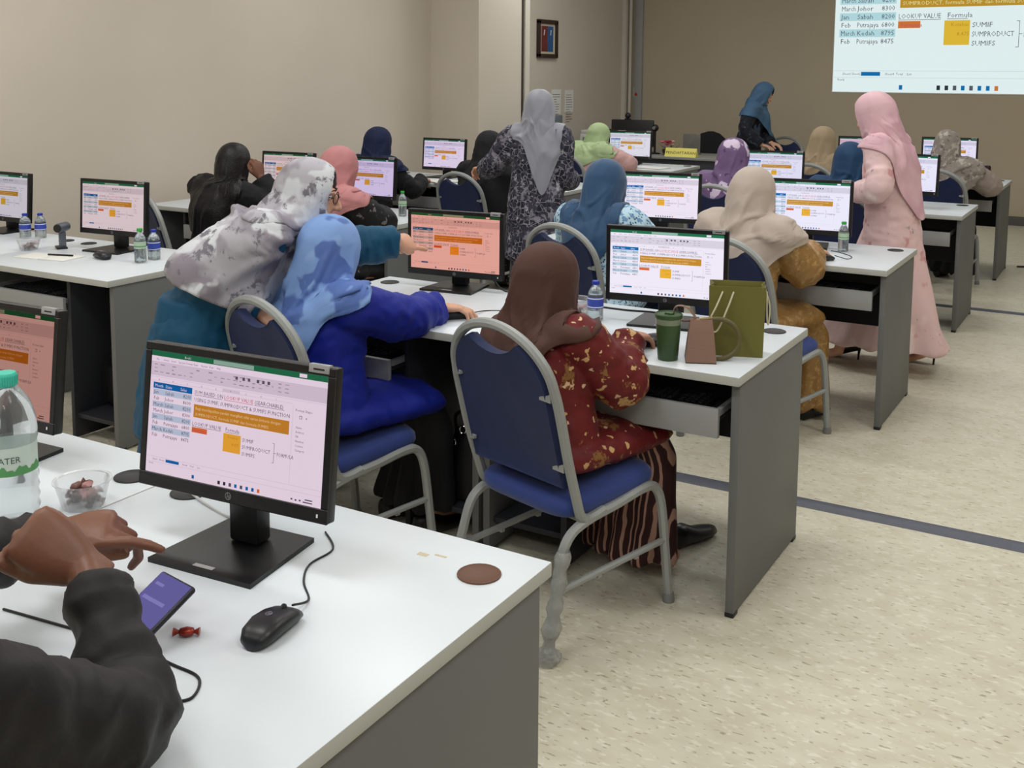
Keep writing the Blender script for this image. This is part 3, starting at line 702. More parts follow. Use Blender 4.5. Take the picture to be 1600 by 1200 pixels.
    if fs and not spec.get('straight'):
        for k in range(NT):
            th = 2*PI*k/NT; w_ = fs*max(0, min(1, (math.cos(th)+.55)/.7))
            if w_ <= 0: continue
            te = tend(math.degrees(th)); ja = int(.30/te*(NJ-1)); jb = min(NJ-1, int(spec.get('fill_to', .74)/te*(NJ-1)))
            a, b = vs[ja*NT+k], vs[jb*NT+k]
            for j in range(ja+1, jb):
                i = j*NT+k; u = (j-ja)/(jb-ja); q = a.lerp(b, u); c = cen[i]; d = (vs[i]-c)
                if d.length > 1e-5:
                    g_x = (q-c).dot(d.normalized())-d.length
                    if g_x > 0: vs[i] = vs[i]+d.normalized()*(g_x*w_)
    # settle on the clothes
    if B is not None:
        j0 = int(NJ*.43)
        for it in range(3):
            for j in range(j0, NJ):
                dl = np.zeros(NT)
                for k in range(NT):
                    i = j*NT+k; c = cen[i]; dr = vs[i]-c; L = dr.length
                    if L < 1e-5: continue
                    d = dr/L; o = c+d*(L+spec.get('reach', .085)); h = B.ray_cast(o, -d, L+.06)
                    if h[0] is not None and h[1].dot(d) > 0: dl[k] = max(0, spec.get('reach', .085)-h[3]+.017)
                sm_ = dl.copy()
                for _ in range(5): sm_ = sm_*.4+(np.roll(sm_, 1)+np.roll(sm_, -1))*.3
                dl = np.maximum(sm_, dl)*min(1, (j-j0)/(NJ*.11))
                for k in range(NT):
                    i = j*NT+k; dr = vs[i]-cen[i]
                    if dr.length > 1e-5 and dl[k] > 0: vs[i] = vs[i]+dr.normalized()*dl[k]
            for _ in range(2 if it < 2 else 4):
                new = list(vs)
                for j in range(j0+1, NJ):
                    for k in range(NT):
                        i = j*NT+k; e_ = (vs[j*NT+(k+1) % NT]+vs[j*NT+(k-1) % NT])
                        new[i] = vs[i]*.5+((e_+vs[i-NT]+vs[i+NT])*.125 if j < NJ-1 and it < 2 else e_*.25)
                vs = new
    B2 = spec.get('B2')
    if B2 is not None:
        ja = int(NJ*.38)
        for it in range(5):
            mv = []
            for i in range(NT*ja, len(vs)):
                loc, nor, idx, dist = B2.find_nearest(vs[i], spec.get('lift', .07))
                if loc is not None and nor.z > -.1 and (vs[i]-loc).dot(nor) < .008: mv.append((i, loc+nor*.010))
            for i, q in mv: vs[i] = q
            if it < 4:
                new = list(vs)
                for j in range(ja, NJ-1):
                    for k in range(NT):
                        i = j*NT+k; e_ = vs[j*NT+(k+1) % NT]+vs[j*NT+(k-1) % NT]; new[i] = vs[i]*.5+(e_+vs[i-NT]+vs[i+NT])*.125
                vs = new
    vs = [v+d*f for v, d, f in zip(vs, dirs, fold_v)]
    bm = bmesh.new(); bv = [bm.verts.new(v) for v in vs]
    HI = HR.inverted(); op = spec.get('open', (.062, .098, -.005))
    for j in range(NJ-1):
        for k in range(NT):
            k2 = (k+1) % NT; q = [bv[j*NT+k], bv[j*NT+k2], bv[(j+1)*NT+k2], bv[(j+1)*NT+k]]
            if op:
                c = HI @ ((q[0].co+q[1].co+q[2].co+q[3].co)/4-Hc)
                if c.y > .03 and (c.x/op[0])**2+((c.z-op[2])/op[1])**2 < 1: continue
            bm.faces.new(q)
    bmesh.ops.delete(bm, geom=[v for v in bm.verts if not v.link_faces], context='VERTS')
    bd = [v for v in bm.verts if v.is_boundary]
    for _ in range(3): bmesh.ops.smooth_vert(bm, verts=bd, factor=.5, use_axis_x=True, use_axis_y=True, use_axis_z=True)
    for _ in range(spec.get('smooth', 0)): bmesh.ops.smooth_vert(bm, verts=bm.verts[:], factor=.4, use_axis_x=True, use_axis_y=True, use_axis_z=True)
    bmesh.ops.recalc_face_normals(bm, faces=bm.faces[:])
    me = bpy.data.meshes.new(name); bm.to_mesh(me); bm.free(); me.materials.append(mat_)
    o = link(name, me, root, 180)
    md = o.modifiers.new('thick', 'SOLIDIFY'); md.thickness = .004; md.offset = 1
    return o
SK = {'fair': mat('skin_fair', (206, 158, 132), .5, var=(12, .04)), 'tan': mat('skin_tan', (176, 124, 98), .5, var=(12, .04)), 'brown': mat('skin_brown', (112, 72, 54), .45, var=(14, .07), bump=(90, .05))}
m_eye = mat('eye_white', (228, 222, 216), .25); m_iris = mat('iris_dark', (30, 20, 16), .2); m_brow = mat('brow_dark', (42, 30, 26), .7); m_lips = mat('lips', (164, 82, 78), .45)
m_shoe = mat('black_leather', (18, 17, 18), .35)
def person(label, loc, yaw, pose='sit', s=.97, lean=.04, side=0, head=(0, 0, 0), turn=0, pitch=8, roll=0, wr=None, wl=None, skin='fair', top=None, skirt=None, scarf=None, scarf_spec=None,
           sleeve=(.07, .062, .052), tunic='hip', vox=.007, face=False, hair=None, hip=None, neck=None, poles=(None, None), knee=0, fold=.010, hem=.05, flare=1.0, cuffs=None, feet=True, shoe_at=None, legs=True, stride=None, topname='blouse', crown=None, arm=None, hs=None, cut=.012, stub=.3, trousers=None):
    root = thing('person', label, 'person', (loc[0], loc[1], 0), rad(yaw))
    Wm = Matrix.Translation((loc[0], loc[1], 0)) @ Matrix.Rotation(rad(yaw), 4, 'Z'); Wi = Wm.inverted(); R3 = Wi.to_3x3()
    L = lambda p: Wi @ Vector(p)
    if pose == 'sit': P = Vector((0, .0, .50)); C = Vector((side*.6, lean*.6, .82*s)); N = Vector((side, lean, .985*s))
    else: P = Vector((0, 0, .84*s)); C = Vector((side*.6, lean*.6, 1.12*s)); N = Vector((side, lean, 1.30*s))
    if crown: N.z = crown-.25; C.z = P.z+(N.z-P.z)*.66
    if hip is not None: P = L(hip)
    if neck is not None: N = L(neck); C = P*.42+N*.58+Vector((0, -.02, 0))
    ax = (N-C).normalized(); X0 = Vector((1, 0, 0)); X0 = (X0-ax*X0.dot(ax)).normalized(); Y0 = ax.cross(X0)*1.0
    if Y0.y < 0: Y0 = -Y0
    sh = .165*s; SR = N+X0*sh-ax*.045; SL = N-X0*sh-ax*.045
    HR = (Matrix.Rotation(rad(turn), 3, 'Z') @ Matrix.Rotation(rad(-pitch), 3, 'X') @ Matrix.Rotation(rad(roll), 3, 'Y'))
    Hc = N+ax*(.075*s)+Vector((0, .03, .055*s))+Vector(head)
    a1, a2 = arm or (.28*s, .25*s)
    # targets: (world wrist, pose, world finger direction, world back-of-hand direction)
    if wr is None: wr = (Wm @ Vector((.17, lean+.36, .785 if pose == 'sit' else .78)), 'relax', Wm.to_3x3() @ Vector((-.3, 1, -.1)) if pose == 'sit' else Vector((0, 0, -1)), Vector((0, 0, 1)) if pose == 'sit' else Wm.to_3x3() @ Vector((1, 0, 0)))
    if wl is None: wl = (Wm @ Vector((-.17, lean+.36, .785 if pose == 'sit' else .78)), 'relax', Wm.to_3x3() @ Vector((.3, 1, -.1)) if pose == 'sit' else Vector((0, 0, -1)), Vector((0, 0, 1)) if pose == 'sit' else Wm.to_3x3() @ Vector((-1, 0, 0)))
    pr, pl = poles
    pr = R3 @ Vector(pr) if pr else Vector((.7, -.4, -1)); pl = R3 @ Vector(pl) if pl else Vector((-.7, -.4, -1))
    ER, WR = ik(SR, L(wr[0]), a1, a2, pr); EL, WL = ik(SL, L(wl[0]), a1, a2, pl)
    body = MB()
    def ring(c, x, y, rx, ry, n=20): return [c+x*(rx*math.cos(2*PI*k/n))+y*(ry*math.sin(2*PI*k/n)) for k in range(n)]
    body.rings([ring(P-Vector((0, 0, .04)), Vector((1, 0, 0)), Vector((0, 1, 0)), .12, .09), ring(P, Vector((1, 0, 0)), Vector((0, 1, 0)), .15, .11), ring((P+C)/2, X0, Y0, .115, .09), ring(C, X0, Y0, .14, .1), ring(N-ax*.05, X0, Y0, .13, .07), ring(N, X0, Y0, .06, .055)])
    body.tube([N-ax*.03, N+ax*.02, Hc-HR @ Vector((0, .02, .05))], [.056, .05, .05], 14)
    e = lambda c, r: body.ell(Hc+HR @ Vector(c), r, R=HR)
    e((0, -.012, .022), (.076, .094, .1)); e((0, .02, -.035), (.06, .072, .078)); e((0, .062, -.092), (.028, .028, .025)); e((.03, .045, -.05), (.03, .04, .04)); e((-.03, .045, -.05), (.03, .04, .04))
    hv = lambda *c: Hc+HR @ Vector(c)
    body.tube([hv(0, .088, .012), hv(0, .103, -.018), hv(0, .11, -.034)], [.009, .011, .012], 8, rnd=True); e((.011, .098, -.036), (.009, .011, .008)); e((-.011, .098, -.036), (.009, .011, .008))
    e((0, .083, -.062), (.022, .014, .006)); e((0, .082, -.071), (.02, .014, .007)); e((.03, .078, .02), (.026, .014, .008)); e((-.03, .078, .02), (.026, .014, .008))
    for S_, E_, W_, sp, sgn in ((SR, ER, WR, wr, 1), (SL, EL, WL, wl, -1)):
        body.tube([N-ax*.04+(S_-N)*.3, S_, S_.lerp(E_, .5), E_, E_.lerp(W_, .35), W_], [.05, .05, .04, .03, .033, .024], 12, rnd=True)
        hand(body, W_, R3 @ Vector(sp[2]), R3 @ Vector(sp[3]), sgn, sp[1], hs or s*1.03)
    if legs:
        for sx in (-1, 1):
            h = P+Vector((sx*.085, 0, -.0 if pose == 'sit' else -.03))
            if pose == 'sit': k = h+Vector((sx*-.005+knee, .385, -.03)); a = Vector((k.x+sx*.0, k.y+.01, .07)); tt = a+Vector((0, .12, -.045))
            else:
                st = (stride or (0, 0))[0 if sx < 0 else 1]; a = Vector((sx*.09, st+loc[2] if len(loc) > 2 else st, .07)); k = h.lerp(a, .48)+Vector((0, .03, 0)); tt = a+Vector((0, .12, -.045))
            body.tube([h, k, k.lerp(a, .35), a, tt], [.055 if pose == 'sit' else .078, .036, .034, .03, .028], 12, rnd=True)
    me = voxel(body, vox, 3, .5, name='body', dec=.35 if vox < .0045 else None); setm(me, SK[skin]); link('body', me, root, 180)
    # blouse
    b = MB(); zx, zy = Vector((1, 0, 0)), Vector((0, 1, 0)); w = 1.0
    rg = [ring(P-Vector((0, 0, .02)), zx, zy, .185, .14), ring(P+(C-P)*.25, zx, zy, .172, .135), ring(P+(C-P)*.6, X0, Y0, .158, .125), ring(C, X0, Y0, .176, .132), ring(C.lerp(N, .55), X0, Y0, .178, .112), ring(N-ax*.035, X0, Y0, .14, .085), ring(N+ax*.012, X0, Y0, .062, .06)]
    if pose != 'sit' and tunic == 'knee': rg = [ring(Vector((P.x*.5, P.y*.6, .43)), zx, zy, .215*flare, .175*flare), ring(Vector((P.x*.75, P.y*.8, .62)), zx, zy, .2*flare, .165*flare)]+rg
    b.rings(rg)
    for S_, E_, W_ in ((SR, ER, WR), (SL, EL, WL)):
        d = (W_-E_).normalized()
        P3 = [N-ax*.05+(S_-N)*.45, S_, S_.lerp(E_, .45), E_*.86+S_.lerp(W_, .5)*.14, E_.lerp(W_, .5), W_-d*cut]
        b.tube(smoothpath(P3, 3), np.interp(np.linspace(0, 5, 16), range(6), [sleeve[0]*.9, sleeve[0], (sleeve[0]+sleeve[1])/2, sleeve[1], (sleeve[1]+sleeve[2])/2*1.02, sleeve[2]]), 14, rnd='start')
    if pose == 'sit':
        if tunic in ('knee', 'hip'):
            u = .36 if tunic == 'knee' else .2
            b.rings([ring(P+Vector((0, -.115, .0)), zx, Vector((0, 0, 1)), .13, .04), ring(P+Vector((0, -.095, .005)), zx, Vector((0, 0, 1)), .175, .06), ring(P+Vector((0, .0, .01)), zx, Vector((0, 0, 1)), .2, .068), ring(P+Vector((knee*.5, u*.6, .0)), zx, Vector((0, 0, 1)), .192, .062), ring(P+Vector((knee*.9, u, -.002)), zx, Vector((0, 0, 1)), .182, .06), ring(P+Vector((knee*.9, u+.03, -.005)), zx, Vector((0, 0, 1)), .17, .05)])
    vb = .009 if vox < .006 else .011
    me = voxel(b, vb, 4, .5, name=topname); wrinkle(me, fold, 7, (1, 1, 1.5), seed=len(label) % 9); wrinkle(me, fold*.5, 17, (1, 1, 1.3), seed=len(label) % 7); 
    co, no = getco(me); dsp = np.zeros(len(co))
    for S_, E_, W_ in ((SR, ER, WR), (SL, EL, WL)):
        for A_, B_, off in ((S_, E_, 0), (E_, W_, .28)):
            a_ = np.array(A_); ab = np.array(B_)-a_; l2 = ab@ab; tt = np.clip(((co-a_)@ab)/l2, 0, 1); dist = np.linalg.norm(co-a_-tt[:, None]*ab, axis=1)
            wgt = np.clip((sleeve[0]*1.25-dist)/.02, 0, 1)*np.clip((off*4+tt*1.2), 0, 1)
            u = tt*math.sqrt(l2)+off
            for i in np.nonzero(wgt > 0)[0]:
                q = noise.noise(Vector((u[i]*26+co[i][0]*9, co[i][1]*7+co[i][2]*9, off*9+len(label))))
                dsp[i] = max(dsp[i], wgt[i]*fold*.65*(1-2.6*abs(q))) if dsp[i] else wgt[i]*fold*.65*(1-2.6*abs(q))
    setco(me, co+no*dsp[:, None])
    setm(me, top); link(topname, me, root, 180)
    bm = bmesh.new(); bm.from_mesh(me); B2 = BVHTree.FromBMesh(bm); bm.free()
    b2 = MB(); b2.rings(rg)
    for S_, E_ in ((SR, ER), (SL, EL)): b2.tube([N-ax*.05+(S_-N)*.45, S_, S_.lerp(E_, stub)], [sleeve[0]*.9, sleeve[0], (sleeve[0]+sleeve[1])/2], 18, rnd=True)
    B = BVHTree.FromPolygons(b2.v, b2.f)
    if cuffs:
        for E_, W_ in ((ER, WR), (EL, WL)):
            d = (W_-E_).normalized(); obj('cuff', MB().tube([W_-d*.05, W_-d*.03, W_-d*.0], [sleeve[2]*1.02, sleeve[2]*1.05, sleeve[2]*1.0], 14), cuffs, root, 60)
    # skirt
    if skirt is not None:
        k = MB()
        if pose == 'sit':
            up = Vector((0, 0, 1)); kx = knee
            k.rings([ring(P+Vector((0, -.09, -.005)), zx, up, .15, .045), ring(P+Vector((0, 0, -.002)), zx, up, .185, .056), ring(P+Vector((kx*.5, .2, -.004)), zx, up, .178, .054), ring(P+Vector((kx, .35, -.012)), zx, (up+zy*.5).normalized(), .17, .065), ring(P+Vector((kx, .41, -.10)), zx, (zy+up*.3).normalized(), .166, .08), ring(Vector((kx+P.x, P.y+.40, .26)), zx, zy, .165*flare, .09*flare), ring(Vector((kx+P.x, P.y+.39, hem)), zx, zy, .185*flare, .115*flare)])
        else:
            st = stride or (0, 0); my = (st[0]+st[1])/2; ey = abs(st[0]-st[1])/2
            k.rings([ring(P+Vector((0, 0, .08)), zx, zy, .15, .12), ring(P-Vector((0, 0, .04)), zx, zy, .18, .145), ring(Vector((P.x*.6, P.y*.6+my*.5, .5)), zx, zy, .175*flare, .15*flare+ey*.4), ring(Vector((0, my, .25)), zx, zy, .18*flare, .16*flare+ey*.8), ring(Vector((0, my, hem)), zx, zy, .2*flare, .18*flare+ey)])
        me = voxel(k, .012, 4, .5, name='skirt')
        co, no = getco(me); th = np.arctan2(co[:, 0]-P.x-knee, co[:, 1]-(P.y+(.38 if pose == 'sit' else 0))); zz = np.clip((.5-co[:, 2])/.45, 0, 1)
        setco(me, co+no*(.014*zz*np.sin(th*9+3*np.sin(co[:, 2]*5))+.006*np.sin(co[:, 0]*40+co[:, 1]*25)*.5)[:, None]); setm(me, skirt); link('skirt', me, root, 180)
    if trousers is not None:
        k = MB()
        for sx in (-1, 1):
            h = P+Vector((sx*.085, 0, .0)); kn = h+Vector((sx*-.005, .385, -.025)); a = Vector((kn.x, kn.y+.01, .07))
            k.tube([h+Vector((0, -.08, 0)), h, kn, kn.lerp(a, .3), a], [.075, .088, .068, .066, .056], 14, rnd=True)
        k.rings([ring(P+Vector((0, -.1, -.0)), zx, Vector((0, 0, 1)), .14, .06), ring(P+Vector((0, .1, 0)), zx, Vector((0, 0, 1)), .16, .07)])
        me = voxel(k, .011, 4, .5, name='trousers'); wrinkle(me, .006, 9, (1, 1, 1)); setm(me, trousers); link('trousers', me, root, 180)
    if feet:
        for sx in (-1, 1):
            if shoe_at: A = L(shoe_at[0 if sx < 0 else 1])
            elif pose == 'sit': A = Vector((P.x+sx*.1+knee, P.y+.37, 0))
            else: A = Vector((sx*.09, (stride or (0, 0))[0 if sx < 0 else 1]-.03, 0))
            m = MB(); m.rings([[(A.x+r*math.cos(t)*w_, A.y+yy, zc+h_*math.sin(t)) for t, w_ in [(2*PI*q/14, 1) for q in range(14)]] for yy, r, zc, h_ in ((-.06, .012, .045, .03), (-.05, .03, .045, .042), (.0, .034, .045, .042), (.06, .04, .03, .028), (.12, .04, .024, .022), (.16, .028, .02, .017), (.178, .008, .018, .01))])
            obj('shoe', m, m_shoe, root, 60)
    if scarf is not None:
        sp = dict(scarf_spec or {}); sp.setdefault('seed', len(label) % 13); sp['B2'] = B2
        if neck is not None: sp.setdefault('up', (ax*.85+Vector((0, 0, .15))).normalized())
        headscarf(Hc, HR, N, scarf, root, B, sp, None)
    if hair is not None:
        sp = dict(scarf_spec or {}); sp['B2'] = B2; headscarf(Hc, HR, N, hair, root, B, sp, None, name='hair')
    if face:
        for sx in (-1, 1):
            ey = obj('eye', MB().ell(hv(sx*.031, .074, .004), (.013, .012, .0085), R=HR, n=12, m=8), m_eye, root, 180)
            obj('iris', MB().ell(hv(sx*.031, .0835, .003), (.0058, .004, .0058), R=HR, n=10, m=6), m_iris, ey, 180)
            obj('eyebrow', MB().tube([hv(sx*.014, .092, .024), hv(sx*.032, .091, .029), hv(sx*.05, .078, .024)], [.003, .0036, .002], 6, flat=.6), m_brow, root, 60)
        obj('lips', MB().ell(hv(0, .0925, -.0615), (.021, .007, .0055), R=HR, n=12, m=8).ell(hv(0, .0915, -.071), (.018, .007, .006), R=HR, n=12, m=8), m_lips, root, 180)
    return dict(root=root, Hc=Hc, HR=HR, N=N, W=Wm, ER=ER, EL=EL, WR=WR, WL=WL, B=B, hv=hv)
# cloths
c_maroon = cloth('maroon_floral', (100, 26, 28), [((134, 96, 52), 'fine', 13, .585, .61), ((196, 160, 112), 'noise', 24, .625, .64), ((218, 184, 150), 'noise', 30, .66, .675), ((84, 20, 24), 'fine', 40, .6, .64)], rough=.55)
c_brownscarf = cloth('brown_chiffon', (76, 50, 42), rough=.7)
c_royal = cloth('royal_blue', (18, 34, 138), rough=.6)
c_bluescarf = cloth('light_blue_print', (124, 158, 214), [((160, 188, 232), 'noise', 5, .5, .62), ((84, 112, 178), 'noise', 6.5, .57, .6)], rough=.6)
c_teal = cloth('teal_crepe', (12, 72, 104), rough=.65)
c_whitescarf = cloth('white_grey_print', (176, 174, 184), [((140, 134, 146), 'noise', 6, .5, .58), ((206, 210, 218), 'noise', 8, .53, .58), ((116, 114, 124), 'fine', 15, .56, .61)], rough=.6)
c_black = cloth('black_cloth', (22, 22, 26), rough=.75)
c_blackfl = cloth('black_floral', (24, 24, 28), [((190, 186, 184), 'fine', 22, .66, .69), ((110, 106, 108), 'noise', 18, .64, .67)], rough=.7)
c_speck = cloth('black_speckle', (24, 25, 25), [((176, 172, 140), 'fine', 60, .6, .64)], rough=.7)
c_salmon = cloth('salmon_scarf', (190, 130, 132), rough=.65)
c_navysc = cloth('navy_scarf', (24, 34, 66), rough=.75)
c_blacksc = cloth('black_scarf', (26, 26, 30), rough=.75)
c_grey = cloth('grey_scarf', (140, 142, 154), rough=.5, sheen=.3)
c_greyfl = cloth('grey_floral_net', (30, 32, 46), [((140, 138, 150), 'net', 30, .07, .03), ((132, 130, 144), 'noise', 9, .54, .57), ((58, 58, 74), 'fine', 26, .5, .54), ((176, 174, 186), 'fine', 20, .6, .64)], rough=.65)
c_green = cloth('pale_green_scarf', (170, 192, 146), rough=.65)
c_pinksl = cloth('dusty_pink', (212, 170, 170), rough=.65)
c_tealscarf = cloth('steel_blue_scarf', (42, 76, 112), rough=.6, sheen=.25)
c_bluefl = cloth('pale_blue_print', (184, 214, 232), [((52, 84, 120), 'dots', 62, .36, .28), ((110, 150, 190), 'noise', 40, .56, .6)], rough=.7)
c_purple = cloth('purple_print', (112, 88, 128), [((208, 192, 216), 'noise', 8, .57, .59), ((78, 54, 96), 'noise', 10, .62, .65)], rough=.6)
c_taupe = cloth('taupe_scarf', (184, 170, 160), rough=.6, sheen=.2)
c_gold = cloth('gold_satin', (152, 114, 60), [((184, 148, 94), 'fine', 34, .53, .62), ((122, 84, 34), 'fine', 20, .58, .68)], rough=.38, spec=.6)
c_dkfl = cloth('dark_blue_floral', (28, 30, 40), [((74, 88, 112), 'noise', 9, .58, .62), ((130, 130, 140), 'fine', 18, .64, .68)], rough=.7)
c_slate = cloth('slate_blue_scarf', (72, 104, 136), rough=.65)
c_beige = cloth('beige_scarf', (166, 148, 122), rough=.7)
c_deep = cloth('deep_blue_scarf', (28, 62, 98), rough=.65)
c_pinkfl = cloth('blush_print', (226, 194, 196), [((206, 150, 154), 'noise', 8, .62, .67), ((160, 144, 150), 'fine', 13, .64, .68), ((240, 220, 218), 'noise', 5, .6, .7)], rough=.6)
c_pinksc = cloth('rose_scarf', (222, 184, 194), [((206, 164, 178), 'noise', 4, .5, .6)], rough=.6)
c_lace = cloth('grey_lace', (146, 138, 132), [((190, 182, 174), 'fine', 18, .54, .58), ((112, 104, 100), 'noise', 24, .6, .64)], rough=.7)
c_greige = cloth('greige_tunic', (158, 146, 138), rough=.75)
c_stripe = cloth('maroon_stripe', (52, 26, 28), [((170, 132, 118), 'stripe', 14, .72, .84)], rough=.7)
c_jacket = cloth('black_jacket', (24, 23, 25), rough=.6, bump=(140, .05))
c_hair = cloth('black_hair', (17, 16, 18), rough=.4, spec=.4, sheen=0, stretch=(1, 1, .1), bump=(120, .3))

# brown scarf, maroon blouse, nearest chair
person('woman in a brown headscarf and maroon floral blouse sitting at the olive gift bag', (-1.505, 2.79), -18, crown=1.105, lean=.02, side=-.07, arm=(.235, .205), head=(-.01, .015, 0), turn=4, pitch=10, skin='tan', top=c_maroon, skirt=c_stripe, scarf=c_brownscarf,
       wr=((-1.375, 3.045, .80), 'mouse', (.22, .95, -.1), (0, 0, 1)), wl=((-1.72, 3.1, .79), 'relax', (.2, 1, 0), (0, 0, 1)), sleeve=(.074, .072, .05), tunic='knee', vox=.0044, poles=((.55, -.35, -1), None), knee=-.02, hem=.06,
       shoe_at=((-1.375, 3.33, 0), (-1.30, 3.38, .0)), scarf_spec=dict(ends=[(0, .82), (35, .72), (62, .52), (105, .45), (180, .58), (250, .5), (285, .6), (320, .76)], w=.82, lift=.03, seed=3, fold=.012, kf=5))
# royal blue
person('woman in a light blue print headscarf and royal blue blouse holding a mouse', (-2.30, 2.68), -16, crown=1.15, lean=.03, side=-.04, head=(.0, .0, 0), turn=14, pitch=14, skin='fair', top=c_royal, skirt=c_black, scarf=c_bluescarf,
       wr=((-2.13, 3.1, .795), 'mouse', (.66, .72, -.05), (-.1, 0, 1)), wl=((-2.5, 2.98, .79), 'relax', (.5, .8, 0), (0, 0, 1)), arm=(.235, .215), sleeve=(.076, .072, .056), tunic='knee', vox=.0044, poles=((.7, -.3, -.7), None), hem=.1,
       scarf_spec=dict(ends=[(0, .88), (38, .8), (66, .58), (105, .5), (180, .7), (250, .6), (275, .64), (315, .84)], w=.86, seed=5, fold=.013, kf=6))
# teal, standing and leaning, pointing at the screen
p2 = person('standing woman in a white and grey print headscarf and teal dress, pointing at a screen', (-2.76, 2.5), -52, 'stand', lean=.3, hip=(-2.72, 2.54, .80), neck=(-2.555, 2.75, 1.10), head=(0, .03, .0), turn=-4, pitch=8, skin='fair', top=c_teal, skirt=c_teal, scarf=c_whitescarf, face=True,
       wl=((-2.42, 3.265, .985), 'point', (.0, 1, -.12), (.75, 0, .65)), wr=((-2.50, 2.60, .83), 'relax', (.8, .3, -.4), (0, -.3, 1)), sleeve=(.082, .076, .055), tunic='knee', vox=.0044, poles=((-.8, -.7, -.1), (.2, .3, -1)), flare=1.05, stub=.95,
       scarf_spec=dict(ends=[(0, .9), (50, .92), (90, .9), (130, .88), (180, .84), (250, .88), (310, .9)], w=1.08, seed=2, fold=.014, neck=.122, reach=.13, fill=1.0, fill_to=.9, kf=5))
# black hair
person('person with long black hair in a black jacket resting the head on one hand', (-4.78, 4.62), -6, lean=.05, side=.02, head=(.02, .03, -.01), turn=18, pitch=14, skin='brown', top=c_black, skirt=c_black, hair=c_hair,
       wr=((-4.57, 4.80, .99), 'grip', (-.25, -.05, 1), (.9, -.3, .1)), sleeve=(.08, .075, .06), poles=((.6, .3, -.9), None), vox=.0055, scarf_spec=dict(open=(.088, .125, -.02), neck=.09, straight=True, wrap=0, reach=.05, ends=[(0, 1.0), (50, .97), (90, .8), (130, .5), (180, .36), (230, .5), (270, .8), (310, .97)], seed=6, fold=.006, kf=9))
person('woman in a dark navy headscarf behind the lilac screen', (-5.10, 6.55), -5, skin='fair', top=c_black, skirt=c_black, scarf=c_navysc, vox=.009, turn=-10, scarf_spec=dict(seed=4))
person('woman in a salmon pink headscarf and black floral blouse at the lilac screen', (-3.97, 4.62), -14, lean=.08, head=(.0, .02, .0), turn=-12, skin='fair', top=c_blackfl, skirt=c_black, scarf=c_salmon, vox=.009, sleeve=(.08, .085, .06), poles=((1, -.2, -.5), None),
       wr=((-3.86, 5.02, .79), 'relax', (-.6, .8, 0), (0, 0, 1)), scarf_spec=dict(ends=[(0, .84), (50, .76), (90, .64), (180, .7), (250, .64), (300, .84)], seed=7, fold=.013, kf=4))
person('woman in an all black headscarf and black speckled dress on a chair', (-4.13, 6.60), -6, skin='fair', top=c_speck, skirt=c_speck, scarf=c_blacksc, vox=.009, turn=6, tunic='knee', scarf_spec=dict(w=1.08, ends=[(0, 1.0), (60, .92), (110, .84), (180, .84), (250, .9), (300, 1.0)], seed=8, fold=.008))
# grey scarf, standing
person('standing woman in a grey headscarf and dark floral net dress holding a chair back', (-3.36, 6.02), 14, 'stand', s=.975, lean=.02, turn=8, pitch=14, skin='fair', top=c_greyfl, skirt=c_greyfl, scarf=c_grey, vox=.006, tunic='knee', flare=.97, sleeve=(.076, .07, .058),
       wl=((-3.86, 6.20, .975), 'grip', (-1, .28, -.05), (0, .15, 1)), wr=((-3.25, 6.30, .93), 'relax', (-.6, .7, .1), (.3, .3, 1)), poles=((.1, -.5, -1), (-.2, -.6, -1)), scarf_spec=dict(w=.74, reach=.02, ends=[(0, .84), (28, 1.0), (52, .86), (80, .64), (110, .6), (180, .66), (260, .6), (290, .61), (330, .68)], seed=9, fold=.012, kf=4))
person('woman in a light green headscarf and dusty pink sleeves leaning on her desk', (-4.42, 8.75), -14, lean=.14, head=(0, .04, -.03), turn=-14, pitch=12, skin='fair', top=c_pinksl, skirt=c_pinksl, scarf=c_green, vox=.009, sleeve=(.085, .085, .065),
       wr=((-4.2, 9.2, .8), 'relax', (-.8, .6, 0), (0, 0, 1)), poles=((1, -.1, -.4), None), scarf_spec=dict(ends=[(0, .8), (60, .7), (100, .66), (180, .7), (250, .74), (300, .82)], seed=3, fold=.013, kf=4))
person('woman in a steel blue headscarf and pale blue print blouse', (-2.30, 4.70), -8, lean=.05, turn=-4, pitch=12, skin='fair', top=c_bluefl, skirt=c_navysc, scarf=c_tealscarf, vox=.0075, sleeve=(.085, .085, .065), scarf_spec=dict(w=.86, reach=.03, ends=[(0, .92), (38, .82), (70, .58), (105, .54), (180, .7), (250, .54), (290, .58), (322, .82)], seed=11, fold=.012, kf=5))
person('woman in a purple floral headscarf seen behind the taupe scarf', (-2.36, 6.80), -4, turn=-10, pitch=10, skin='fair', top=c_purple, skirt=c_black, scarf=c_purple, vox=.009, scarf_spec=dict(w=1.05, ends=[(0, .92), (90, .8), (180, .8), (270, .86)], seed=5))
person('woman in a taupe headscarf and shiny gold dress using a mouse', (-1.56, 4.70), -16, lean=.04, turn=-4, pitch=8, skin='fair', top=c_gold, skirt=c_gold, scarf=c_taupe, vox=.0052, sleeve=(.084, .086, .064), tunic='knee', poles=((.55, -.3, -1), None), arm=(.245, .22),
       wr=((-1.345, 5.04, .80), 'mouse', (.55, .83, -.1), (0, 0, 1)), knee=.05, scarf_spec=dict(w=.98, ends=[(0, .9), (50, .82), (88, .67), (110, .64), (180, .74), (260, .64), (280, .68), (315, .86)], seed=13, fold=.014, kf=4))
